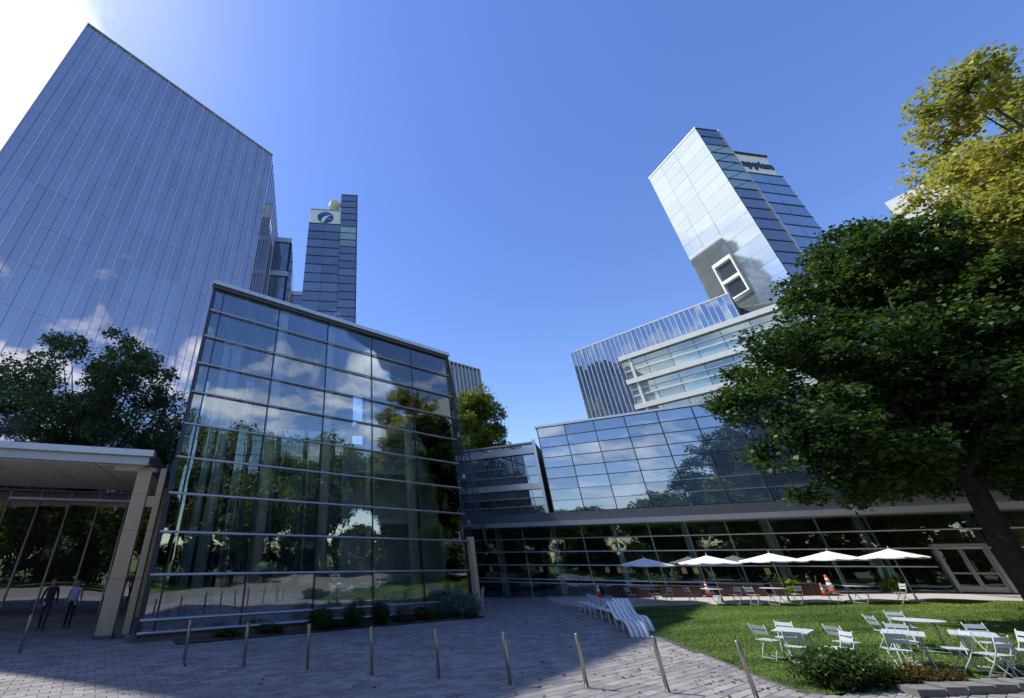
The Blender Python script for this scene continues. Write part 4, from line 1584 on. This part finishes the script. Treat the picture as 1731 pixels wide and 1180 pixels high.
# ------------------------------------------------------------------ shrubs
def shrub(name, label, loc, rx, ry, rz, n, leaf, mat, seed, group=None, cat='shrub', flat=0.8):
    r_ = random.Random(seed)
    t = thing(name, label, cat, loc, 0, group)
    pts = []
    stems = MB()
    for k in range(n):
        d = Vector((r_.gauss(0, 1), r_.gauss(0, 1), r_.gauss(0, 1))).normalized()
        f = r_.uniform(0.55, 1.0) * (1 + 0.12 * math.sin(3 * d.x + seed) + 0.1 * math.sin(5 * d.y + 2 * seed))
        p = (d.x * rx * f, d.y * ry * f, rz * 0.95 + d.z * rz * f)
        pts.append(p)
        if k % 6 == 0:
            stems.tube([(0, 0, 0), (p[0] * 0.5, p[1] * 0.5, p[2] * 0.6), p], [0.02, 0.012, 0.005], 4, False)
    build(stems, 'stem', 'bark', t, world=False)
    V, tone = leaf_cloud(pts, 14, (rx * 0.12, ry * 0.12, rz * 0.12), leaf, seed, None, flat, 0.22)
    link('foliage', np_mesh('foliage', V, 4, mat, tone), t, world=False)
    return t


bedW = Wall(A0, A1)
# planting bed along the atrium
m_ = MB()
WA.box(m_, 1.2, LA - 0.4, 0.35, 1.35, -0.06, 0.05)
struct(build(m_, 'planting_bed', 'soil'))
for k, (s, d_, r1, hh, lab) in enumerate(((6.7, 0.95, 0.52, 0.43, 'clipped round green bush, left of three below the atrium glass'),
                                          (8.25, 0.95, 0.5, 0.44, 'clipped round green bush, middle of three below the atrium glass'),
                                          (9.65, 0.95, 0.48, 0.46, 'clipped round green bush, right of three below the atrium glass'))):
    p = WA.p(s, d_, 0.03)
    shrub('box_bush', lab, tuple(p), r1, r1, hh, 260, 0.055, 'leaf_box', 100 + k, 'clipped bushes below the atrium')
p = WA.p(14.6, 0.75, 0.03)
shrub('silver_shrub', 'wide silver grey shrub at the right corner of the atrium', tuple(p), 1.05, 0.85, 0.55, 420, 0.085, 'leaf_grey', 120)
for k, (s, r1, hh, mt, lab) in enumerate(((3.0, 0.5, 0.14, 'leaf_box', 'low green plant near the left end of the atrium bed'),
                                          (4.6, 0.55, 0.17, 'leaf_red', 'low russet plant left of the clipped bushes'),
                                          (7.5, 0.4, 0.16, 'leaf_box', 'low green plant between the left two clipped bushes'),
                                          (10.9, 0.6, 0.2, 'leaf_red', 'low russet plant right of the clipped bushes'),
                                          (12.2, 0.65, 0.26, 'leaf_red', 'russet spreading plant left of the silver shrub'),
                                          (13.2, 0.4, 0.2, 'leaf_box', 'low green plant against the silver shrub'))):
    p = WA.p(s, 0.85, 0.03)
    shrub('bed_plant', lab, tuple(p), r1, 0.35, hh, 120, 0.06, mt, 130 + k, 'low plants in the atrium bed', 'plant')
shrub('corner_bush', 'dark green bush at the near corner of the lawn', (10.75, 11.35, 0.0), 0.95, 0.6, 0.38, 420, 0.07, 'leaf_box', 150)
shrub('corner_plant', 'low dark plant right of the near corner bush', (12.3, 11.15, 0.1), 0.9, 0.35, 0.16, 200, 0.06, 'leaf_red', 151, cat='plant')
shrub('lime_plant', 'bright lime plant beside the orange cones', (24.9, 26.9, gz(24.9)), 0.5, 0.4, 0.36, 70, 0.14, 'leaf_lime', 152, cat='plant')
shrub('door_plant', 'small pale plant left of the pavilion door', (29.3, 25.6, gz(29.3)), 0.5, 0.4, 0.3, 90, 0.1, 'leaf_lime', 153, cat='plant')

# fallen leaves on the paving and the grass
rl = np.random.default_rng(21)
fl = []
while len(fl) < 420:
    k_ = rl.integers(2, 10)
    bx_, by_ = LAWN[k_]
    x_, y_ = bx_ + rl.normal(-0.7, 1.6), by_ + rl.normal(0, 1.2)
    if rl.random() < 0.25:
        x_, y_ = rl.uniform(-6, 8), rl.uniform(10, 20)
    if y_ < 10 or in_poly(x_, y_, AT):
        continue
    fl.append((x_, y_, gz(x_) + 0.02))
V, tone = leaf_cloud(fl, 1, (0.01, 0.01, 0.004), 0.085, 33, None, 0.12, 0.3)
fz = np.array([gz(float(v[0, 0])) for v in V])
V[:, :, 2] = np.maximum(V[:, :, 2], (fz + 0.009)[:, None])
o = link('fallen_leaves', np_mesh('fallen_leaves', V, 4, 'leaf_red', tone))
o['kind'] = 'stuff'
o['label'] = 'small brown fallen leaves on the paving by the lawn'

# ------------------------------------------------------------------ bollards
bol = thing('bollard', 'x', 'bollard', (0, 0, 0), 0, 'steel bollards across the plaza')
build(MB().lathe([(0.043, 0.02), (0.043, 0.955), (0.040, 0.962), (0.040, 0.972), (0.043, 0.976), (0.043, 0.992), (0.036, 1.0)], 20), 'post', 'steel', bol, True, False)
build(MB().lathe([(0.085, 0.0), (0.085, 0.012), (0.06, 0.022), (0.045, 0.022)], 20), 'base_plate', 'steel', bol, False, False)
BOL = [(-10.7, 15.13, 'steel bollard at the far left, before the two walkers'),
       (-5.09, 13.78, 'steel bollard right of the canopy pillars, second from the left'),
       (-3.31, 13.36, 'steel bollard, third from the left'),
       (-1.56, 13.03, 'steel bollard, fourth from the left, before the leftmost clipped bush'),
       (0.12, 12.49, 'steel bollard, fifth from the left, before the rightmost clipped bush'),
       (1.74, 12.15, 'steel bollard, sixth from the left, before the silver shrub'),
       (3.30, 11.64, 'steel bollard in the middle of the open paving, seventh from the left'),
       (4.94, 11.39, 'steel bollard left of the white loungers, eighth from the left'),
       (6.52, 11.03, 'steel bollard just below the white loungers, ninth from the left'),
       (7.95, 10.45, 'rightmost steel bollard, by the lawn edge')]
for i, (x, y, l) in enumerate(BOL):
    if i == 0:
        bol.location = (x, y, 0)
        bol['label'] = l
    else:
        dup(bol, (x, y, 0), rnd.uniform(0, 6), l)

# ------------------------------------------------------------------ umbrellas
um = thing('patio_umbrella', 'x', 'umbrella', (0, 0, 0), 0, 'white umbrellas along the terrace')
EZ, PZ, UW = 1.95, 2.33, 1.27
cv = MB()
npt = 8
ring = []
for k in range(8):
    a = 2 * math.pi * k / 8
    ring.append(a)
NR = 5
for j in range(NR + 1):
    f = j / NR
    for k in range(32):
        a = 2 * math.pi * k / 32
        # square market umbrella with slightly scalloped edges between the ribs
        sq = 1 / max(abs(math.cos(a)), abs(math.sin(a)))
        rr = UW * f * (0.45 * sq + 0.55 * 1.12)
        sag = 0.035 * abs(math.sin(4 * a)) * f
        cv.v.append((rr * math.cos(a), rr * math.sin(a), PZ - (PZ - EZ) * (f ** 0.92) - sag))
for j in range(NR):
    for k in range(32):
        k2 = (k + 1) % 32
        cv.f.append((j * 32 + k, (j + 1) * 32 + k, (j + 1) * 32 + k2, j * 32 + k2))
b0i = NR * 32
vv = len(cv.v)
for k in range(32):                       # valance
    x, y, z = cv.v[b0i + k]
    cv.v.append((x * 1.003, y * 1.003, z - 0.06))
for k in range(32):
    k2 = (k + 1) % 32
    cv.f.append((b0i + k, vv + k, vv + k2, b0i + k2))
build(cv, 'canopy', 'fabric', um, False, False)
build(MB().tube([(0, 0, 0.05), (0, 0, PZ)], 0.024, 10), 'pole', 'silver', um, True, False)
build(MB().lathe([(0.02, PZ - 0.02), (0.035, PZ + 0.03), (0.02, PZ + 0.07), (0.006, PZ + 0.13)], 10), 'finial', 'grey_paint', um, True, False)
build(MB().lathe([(0.32, 0.0), (0.32, 0.06), (0.06, 0.09), (0.04, 0.3), (0.026, 0.3)], 18), 'base', 'grey_paint', um, False, False)
for k in range(8):
    a = 2 * math.pi * k / 8
    x, y, z = cv.v[b0i + k * 4]
    build(MB().bar((0, 0, PZ - 0.04), (x, y, z - 0.015), 0.02, 0.02), 'rib', 'silver', um, False, False)
UM = [(16.8, 27.1, 'white patio umbrella, leftmost of five on the terrace'),
      (19.6, 25.7, 'white patio umbrella, second of five from the left'),
      (22.0, 24.3, 'white patio umbrella, middle of the five on the terrace'),
      (24.1, 23.2, 'white patio umbrella, fourth of five from the left'),
      (26.2, 22.2, 'white patio umbrella, rightmost of five, by the pavilion door')]
for i, (x, y, l) in enumerate(UM):
    z = gz(x) + 0.016
    a = R(-12 + 6 * i)
    if i == 0:
        um.location, um.rotation_euler, um['label'] = (x, y, z), (0, 0, a), l
    else:
        u_ = dup(um, (x, y, z), a, l)
        u_.scale = (1 - 0.055 * i, 1 - 0.055 * i, 1 - 0.01 * i)


# ------------------------------------------------------------------ bistro chairs and tables
def make_chair():
    t = thing('folding_chair', 'x', 'chair', (0, 0, 0), 0, 'white folding bistro chairs')
    for s in (-1, 1):                      # long leg: front foot to top of the back (chair faces +x)
        y = 0.19 * s
        build(MB().tube([(0.22, y, 0.01), (-0.02, y, 0.32), (-0.16, y, 0.55), (-0.25, y, 0.84)], 0.012, 6), 'back_leg', 'shaded_white_paint', t, True, False)
        y2 = 0.165 * s
        build(MB().tube([(-0.24, y2, 0.01), (-0.02, y2, 0.28), (0.15, y2, 0.46)], 0.012, 6), 'front_leg', 'shaded_white_paint', t, True, False)
    for k in range(5):
        x = -0.16 + k * 0.085
        build(MB().box(x, x + 0.07, -0.2, 0.2, 0.448, 0.466), 'seat_slat', 'shaded_white_paint', t, False, False)
    for z, x in ((0.60, -0.18), (0.72, -0.215)):
        build(MB().hexa([(x, -0.2, z), (x + 0.015, -0.2, z), (x + 0.015, 0.2, z), (x, 0.2, z),
                         (x - 0.025, -0.2, z + 0.085), (x - 0.01, -0.2, z + 0.085), (x - 0.01, 0.2, z + 0.085), (x - 0.025, 0.2, z + 0.085)]), 'back_slat', 'shaded_white_paint', t, False, False)
    build(MB().tube([(0.19, -0.19, 0.06), (0.19, 0.19, 0.06)], 0.009, 6), 'stretcher', 'shaded_white_paint', t, True, False)
    build(MB().tube([(-0.2, -0.165, 0.06), (-0.2, 0.165, 0.06)], 0.009, 6), 'stretcher', 'shaded_white_paint', t, True, False)
    return t


def make_table(round_):
    t = thing('bistro_table', 'x', 'table', (0, 0, 0), 0, 'white folding bistro tables')
    if round_:
        build(MB().lathe([(0.47, 0.715), (0.5, 0.72), (0.5, 0.74), (0.49, 0.746)], 28), 'tabletop', 'shaded_white_paint', t, False, False)
    else:
        for k in range(6):
            y = -0.36 + k * 0.12
            build(MB().box(-0.56, 0.56, y + 0.004, y + 0.116, 0.722, 0.742), 'top_slat', 'shaded_white_paint', t, False, False)
        build(MB().box(-0.54, 0.54, -0.3, -0.27, 0.69, 0.72).box(-0.54, 0.54, 0.27, 0.3, 0.69, 0.72), 'top_frame', 'shaded_white_paint', t, False, False)
    w = 0.32
    for s in (-1, 1):
        y = 0.26 * s
        build(MB().tube([(-w, y, 0.01), (w, y * 0.92, 0.71)], 0.013, 6), 'leg', 'shaded_white_paint', t, True, False)
        build(MB().tube([(w, y * 0.86, 0.01), (-w, y * 0.8, 0.71)], 0.013, 6), 'leg', 'shaded_white_paint', t, True, False)
    build(MB().tube([(-w, -0.26, 0.05), (-w, 0.26, 0.05)], 0.01, 6), 'stretcher', 'shaded_white_paint', t, True, False)
    build(MB().tube([(w, -0.22, 0.05), (w, 0.22, 0.05)], 0.01, 6), 'stretcher', 'shaded_white_paint', t, True, False)
    return t


ch0, used = make_chair(), []
CH = [(11.35, 13.75, 20, 'white folding chair at the left end of the lawn group, seen from the side'),
      (11.2, 12.75, 55, 'white folding chair with its back to the viewer at the nearest rectangular table'),
      (12.05, 13.9, 215, 'white folding chair on the far side of the nearest rectangular table'),
      (12.75, 12.95, 12, 'white folding chair facing right in the gap between two lawn tables'),
      (12.0, 12.35, 170, 'white folding chair facing left behind the near corner bush'),
      (12.85, 11.85, 60, 'white folding chair with its back to the viewer at the second lawn table'),
      (14.05, 12.65, 235, 'white folding chair on the far side of the second lawn table'),
      (14.05, 11.6, 150, 'white folding chair at the near right of the second lawn table'),
      (15.05, 13.95, 345, 'white folding chair left of the round lawn table'),
      (16.1, 14.35, 240, 'white folding chair beyond the round lawn table'),
      (14.0, 10.95, 95, 'white folding chair with its back to the viewer at the rightmost lawn table'),
      (14.95, 11.2, 160, 'white folding chair at the right edge of the photo on the lawn'),
      (15.35, 11.95, 250, 'white folding chair beyond the rightmost lawn table')]
UCH = [(15.75, 27.6, 10, 'white folding chair left of the table below the leftmost umbrella'),
       (17.2, 26.5, 190, 'white folding chair right of the table below the leftmost umbrella'),
       (17.9, 25.6, 10, 'white folding chair left of the table below the second umbrella'),
       (19.5, 24.5, 190, 'white folding chair right of the table below the second umbrella'),
       (20.0, 24.0, 20, 'white folding chair left of the table below the middle umbrella'),
       (21.6, 23.3, 190, 'white folding chair right of the table below the middle umbrella'),
       (23.0, 22.9, 20, 'white folding chair below the fourth umbrella'),
       (25.0, 21.7, 160, 'white folding chair below the rightmost umbrella')]
for i, (x, y, a, l) in enumerate(CH + UCH):
    z = gz(x) + 0.016
    if i == 0:
        ch0.location, ch0.rotation_euler, ch0['label'] = (x, y, z), (0, 0, R(a)), l
    else:
        dup(ch0, (x, y, z), R(a), l)
tb_r, tb_s = make_table(True), make_table(False)
TB = [(tb_s, 11.7, 13.2, 38, 'white slatted rectangular table nearest the lawn edge'),
      (tb_s, 13.45, 12.1, 40, 'white slatted table in the middle of the lawn group'),
      (tb_r, 15.65, 13.5, 40, 'white round table farthest back on the lawn'),
      (tb_s, 14.5, 11.55, 40, 'white slatted table at the right of the lawn group'),
      (tb_r, 16.5, 27.05, 10, 'white round table below the leftmost umbrella'),
      (tb_r, 18.7, 25.0, 10, 'white round table below the second umbrella'),
      (tb_r, 20.8, 23.65, 10, 'white round table below the middle umbrella'),
      (tb_r, 23.9, 22.4, 10, 'white round table below the fourth umbrella')]
seen = set()
for pro, x, y, a, l in TB:
    z = gz(x) + 0.016
    if pro.name not in seen:
        seen.add(pro.name)
        pro.location, pro.rotation_euler, pro['label'] = (x, y, z), (0, 0, R(a)), l
    else:
        dup(pro, (x, y, z), R(a), l)


# ------------------------------------------------------------------ white loungers and bench
def ribbon(prof, y0, y1, th):
    m_ = MB()
    n = len(prof)
    v = []
    for x, z in prof:
        v += [(x, y0, z), (x, y1, z), (x, y1, z - th), (x, y0, z - th)]
    f = []
    for i in range(n - 1):
        a, b = 4 * i, 4 * i + 4
        f += [(a, a + 1, b + 1, b), (a + 1, a + 2, b + 2, b + 1), (a + 2, a + 3, b + 3, b + 2), (a + 3, a, b, b + 3)]
    f += [(3, 2, 1, 0), tuple(4 * (n - 1) + k for k in range(4))]
    return m_.add(v, f)


def smooth_prof(pts, n=8):
    out = []
    P = [Vector(p) for p in pts]
    for i in range(len(P) - 1):
        p0, p1, p2, p3 = P[max(i - 1, 0)], P[i], P[i + 1], P[min(i + 2, len(P) - 1)]
        for k in range(n):
            t = k / n
            q = 0.5 * ((2 * p1) + (p2 - p0) * t + (2 * p0 - 5 * p1 + 4 * p2 - p3) * t * t + (3 * p1 - p0 - 3 * p2 + p3) * t ** 3)
            out.append((q.x, q.y))
    out.append((P[-1].x, P[-1].y))
    return out


lg = thing('lounger', 'x', 'lounger', (0, 0, 0), 0, 'white curved loungers')
prof = smooth_prof([(1.35, 0.98), (1.12, 0.80), (0.86, 0.54), (0.6, 0.44), (0.2, 0.46), (-0.15, 0.47), (-0.42, 0.36), (-0.58, 0.16), (-0.64, 0.02)])
for k in range(4):
    y = -0.34 + k * 0.175
    build(ribbon(prof, y, y + 0.15, 0.03), 'slat', 'white_paint', lg, True, False)
for x, z in ((0.85, 0.5), (0.1, 0.42)):
    for s in (-1, 1):
        build(MB().tube([(x, 0.28 * s, z), (x + 0.04, 0.29 * s, 0.0)], 0.026, 8), 'leg', 'white_paint', lg, True, False)
build(MB().tube([(0.85, -0.3, 0.46), (0.85, 0.3, 0.46)], 0.02, 8).tube([(0.1, -0.3, 0.42), (0.1, 0.3, 0.42)], 0.02, 8), 'cross_bar', 'white_paint', lg, True, False)
lg.location = (10.25, 18.5, 0.02)
lg.rotation_euler = (0, 0, R(79))
lg['label'] = 'white slatted lounger curving down to the ground, nearest the lawn edge'
dup(lg, (11.1, 19.55, gz(11.1) + .02), R(80), 'white slatted lounger standing behind the nearest one')
bn = thing('slat_bench', 'white slatted bench with back, behind the loungers', 'bench', (11.0, 21.0, gz(11) + .02), R(80))
for k in range(3):
    build(MB().box(0, 2.3, -0.25 + k * 0.17, -0.1 + k * 0.17, 0.43, 0.46), 'seat_slat', 'white_paint', bn, False, False)
for k in range(2):
    build(MB().box(0, 2.3, -0.3, -0.27, 0.58 + k * 0.14, 0.70 + k * 0.14), 'back_slat', 'white_paint', bn, False, False)
for x in (0.15, 1.15, 2.15):
    build(MB().bar((x, -0.285, 0.0), (x, -0.285, 0.8), 0.05, 0.03), 'leg', 'white_paint', bn, False, False)
    build(MB().bar((x, 0.22, 0.0), (x, 0.22, 0.43), 0.05, 0.03), 'leg', 'white_paint', bn, False, False)
dup(bn, (11.45, 23.6, gz(11.4) + .02), R(78), 'white slatted bench with back, farthest of the white seats')

# ------------------------------------------------------------------ traffic cones
cn = thing('traffic_cone', 'x', 'cone', (0, 0, 0), 0, 'orange cones on the terrace')
build(MB().lathe([(0.15, 0.03), (0.118, 0.25), (0.095, 0.42), (0.06, 0.68), (0.05, 0.84), (0.03, 0.86)], 18), 'body', 'orange', cn, True, False)
build(MB().lathe([(0.108, 0.34), (0.083, 0.53), (0.08, 0.53), (0.1, 0.34)], 18), 'white_band', 'reflect_band', cn, True, False)
build(MB().lathe([(0.073, 0.6), (0.06, 0.72), (0.058, 0.72), (0.07, 0.6)], 18), 'white_band', 'reflect_band', cn, True, False)
build(MB().prism([(-0.2, -0.2), (0.2, -0.2), (0.2, 0.2), (-0.2, 0.2)], 0.0, 0.035), 'base', 'black', cn, False, False)
CN = [(16.0, 31.9, 1.15, 'orange traffic cone left of the timber planters'),
      (21.1, 28.6, 1.1, 'orange traffic cone standing between two timber planters'),
      (25.75, 26.05, 0.85, 'shorter of two orange cones beside the lime plant'),
      (26.15, 25.95, 1.35, 'taller of two orange cones beside the lime plant')]
for i, (x, y, s, l) in enumerate(CN):
    if i == 0:
        c = cn
        c['label'] = l
    else:
        c = dup(cn, (0, 0, 0), 0.4 * i, l)
    c.location = (x, y, gz(x) + 0.016)
    c.scale = (s * 0.95, s * 0.95, s * 0.86)

# ------------------------------------------------------------------ timber planters
for i, (xa, ya, xb, yb, l) in enumerate(((16.5, 31.2, 18.4, 30.0, 'long red brown timber planter, leftmost on the terrace'),
                                         (18.9, 29.8, 20.7, 28.6, 'long red brown timber planter, second from the left'),
                                         (21.8, 28.5, 23.6, 27.3, 'long red brown timber planter, third from the left'),
                                         (24.0, 27.2, 25.7, 26.15, 'long red brown timber planter behind the orange cone pair'))):
    ww = Wall((xa, ya), (xb, yb))
    z0 = gz((xa + xb) / 2) + 0.016
    pt = thing('timber_planter', l, 'planter', ((xa + xb) / 2, (ya + yb) / 2, z0), 0, 'timber planters on the terrace')
    n = 9
    for k in range(n):
        m_ = MB()
        ww.box(m_, ww.len * k / n + 0.008, ww.len * (k + 1) / n - 0.008, 0.0, 0.05 + rnd.uniform(0, 0.008), z0, z0 + 0.58)
        build(m_, 'plank', 'wood', pt)
    m_ = MB()
    ww.box(m_, 0, ww.len, -0.55, -0.002, z0, z0 + 0.55)
    build(m_, 'soil_box', 'soil', pt)
    m_ = MB()
    ww.box(m_, -0.03, ww.len + 0.03, -0.58, 0.07, z0 + 0.585, z0 + 0.63)
    build(m_, 'rim', 'wood', pt)

# ------------------------------------------------------------------ low stone wall, near right corner
sw_ = thing('stone_wall', 'low rough stone wall at the bottom right corner', 'wall', (12.5, 10.5, 0))
wst = Wall((11.2, 10.55), (16.5, 10.45))
rr = random.Random(5)
for course, (z0, z1) in enumerate(((-0.03, 0.15),)):
    s = -0.2 * course
    while s < wst.len:
        l = rr.uniform(0.35, 0.75)
        m_ = MB()
        e = lambda: rr.gauss(0, 0.008)
        zz = gz(wst.p(s, 0, 0).x)
        q = [wst.p(s + .012, 0.18 + e(), z0 + zz), wst.p(s + l - .012, 0.18 + e(), z0 + zz), wst.p(s + l - .012, -0.18 + e(), z0 + zz), wst.p(s + .012, -0.18 + e(), z0 + zz)]
        q2 = [v + Vector((e(), e(), z1 - z0 + e() * 0.6)) for v in q]
        q, q2 = q[::-1], q2[::-1]
        m_.hexa((q + q2))
        build(m_, 'stone', 'stone', sw_)
        s += l


# ------------------------------------------------------------------ people
def person(label, loc, rotz, shirt, legs, stride, height, badge_side, bag=False, sleeves='short'):
    """a walker facing +x; joints laid out as a skeleton and skinned"""
    t = thing('person', label, 'person', loc, rotz, 'people walking under the canopy')
    V, E, Rr = [], [], []

    def add(p, r_, par=None):
        V.append(p)
        Rr.append(r_ if isinstance(r_, tuple) else (r_, r_))
        if par is not None:
            E.append((par, len(V) - 1))
        return len(V) - 1
    pel = add((0, 0, 0.95), (0.125, 0.165))
    wai = add((0.0, 0, 1.10), (0.11, 0.145), pel)
    chs = add((-0.01, 0, 1.30), (0.12, 0.17), wai)
    shb = add((-0.01, 0, 1.43), (0.085, 0.13), chs)
    nk = add((0.005, 0, 1.52), 0.055, shb)
    jw = add((0.03, 0, 1.59), (0.062, 0.06), nk)
    hd = add((0.03, 0, 1.68), (0.098, 0.08), jw)
    ct = add((0.015, 0, 1.755), (0.078, 0.066), hd)
    for s in (-1, 1):
        f = stride * s
        hip = add((0, 0.09 * s, 0.90), 0.088, pel)
        kn = add((0.5 * f + 0.03, 0.095 * s, 0.49), 0.058, hip)
        an = add((f - (0.05 if f < 0 else 0), 0.095 * s, 0.085 + (0.03 if f < 0 else 0)), 0.042, kn)
        toe = add((f + 0.15, 0.11 * s, 0.035), (0.036, 0.03), an)
        sh = add((-0.01, 0.19 * s, 1.41), 0.06, shb)
        el = add((-0.04 - 0.35 * f, 0.245 * s, 1.13), 0.043, sh)
        wr = add((0.05 - 0.75 * f, 0.25 * s, 0.90), 0.03, el)
        pm_ = add((0.07 - 0.8 * f, 0.25 * s, 0.83), (0.036, 0.018), wr)
        for k in range(4):
            fx = 0.075 - 0.8 * f + (k - 1.5) * 0.019
            k1 = add((fx, 0.248 * s, 0.775), 0.0088, pm_)
            k2 = add((fx + 0.012, 0.236 * s, 0.74 + 0.006 * abs(k - 1)), 0.008, k1)
        th = add((0.115 - 0.8 * f, 0.238 * s, 0.80), 0.0095, pm_)
    me = bpy.data.meshes.new('body')
    me.from_pydata(V, E, [])
    tmp = bpy.data.objects.new('tmp', me)
    COL.objects.link(tmp)
    sk = tmp.modifiers.new('skin', 'SKIN')
    sv = me.skin_vertices[0].data
    for i, r_ in enumerate(Rr):
        sv[i].radius = r_
    sv[0].use_root = True
    sub = tmp.modifiers.new('sub', 'SUBSURF')
    sub.levels = 2
    sub.render_levels = 2
    dg = bpy.context.evaluated_depsgraph_get()
    bme = bpy.data.meshes.new_from_object(tmp.evaluated_get(dg))
    bpy.data.objects.remove(tmp)
    bme.name = 'body'
    bme.materials.clear()
    for k in ('skin', shirt, legs, 'shoe'):
        bme.materials.append(M[k])
    for p in bme.polygons:
        c = p.center
        mi = 0
        if c.z < 0.085:
            mi = 3
        elif abs(c.y) < 0.235 and c.z < 0.99 and not (abs(c.y) > 0.205 and c.z > 0.7):
            mi = 2
        elif 0.97 <= c.z < 1.495 and abs(c.y) < 0.2:
            mi = 1
        elif (1.22 if sleeves == 'short' else 0.93) < c.z < 1.495:
            mi = 1
        p.material_index = mi
        p.use_smooth = True
    for v in bme.vertices:                 # a hint of nose and chin
        if v.co.z > 1.63 and v.co.z < 1.67 and abs(v.co.y) < 0.02 and v.co.x > 0.09:
            v.co.x += 0.018
    link('body', bme, t, world=False)
    hm = MB().lathe([(0.094, 1.655), (0.103, 1.70), (0.098, 1.75), (0.078, 1.795), (0.04, 1.818), (0.005, 1.824)], 16, (0.0, 0, 0))
    hm.v = [((x - 0.012 if x > 0 else x * 1.08 - 0.012), y * 0.93, z + (0.05 if x > 0.05 and z < 1.72 else 0)) for x, y, z in hm.v]
    build(hm, 'hair', 'hair', t, True, False)
    eyes = MB()
    for s in (-1, 1):
        eyes.box(0.108, 0.118, 0.022 * s - 0.011 * 1, 0.022 * s + 0.011, 1.688, 1.697)
    eyes.box(0.112, 0.118, -0.022, 0.022, 1.606, 1.613)
    build(eyes, 'facial_features', 'hair', t, False, False)
    build(MB().box(0.135, 0.14, badge_side * 0.1 - 0.03, badge_side * 0.1 + 0.03, 0.85, 0.96), 'badge', 'white_panel', t, False, False)
    if bag:
        build(MB().hexa([(-0.30, -0.13, 1.02), (-0.13, -0.15, 1.02), (-0.13, 0.15, 1.02), (-0.30, 0.13, 1.02),
                         (-0.26, -0.12, 1.42), (-0.12, -0.14, 1.45), (-0.12, 0.14, 1.45), (-0.26, 0.12, 1.42)]), 'backpack', 'bag_blue', t, False, False)
    t.scale = (height / 1.82,) * 3
    return t


person('person in a dark shirt and navy jeans walking at the far left', (-13.35, 19.6, 0), R(-62), 'shirt_dark', 'jeans', 0.24, 1.9, -1, True, 'long')
person('person in a blue grey T-shirt and black trousers, white badge at the belt', (-12.75, 20.3, 0), R(-66), 'shirt_blue', 'trousers', 0.10, 1.84, 1)
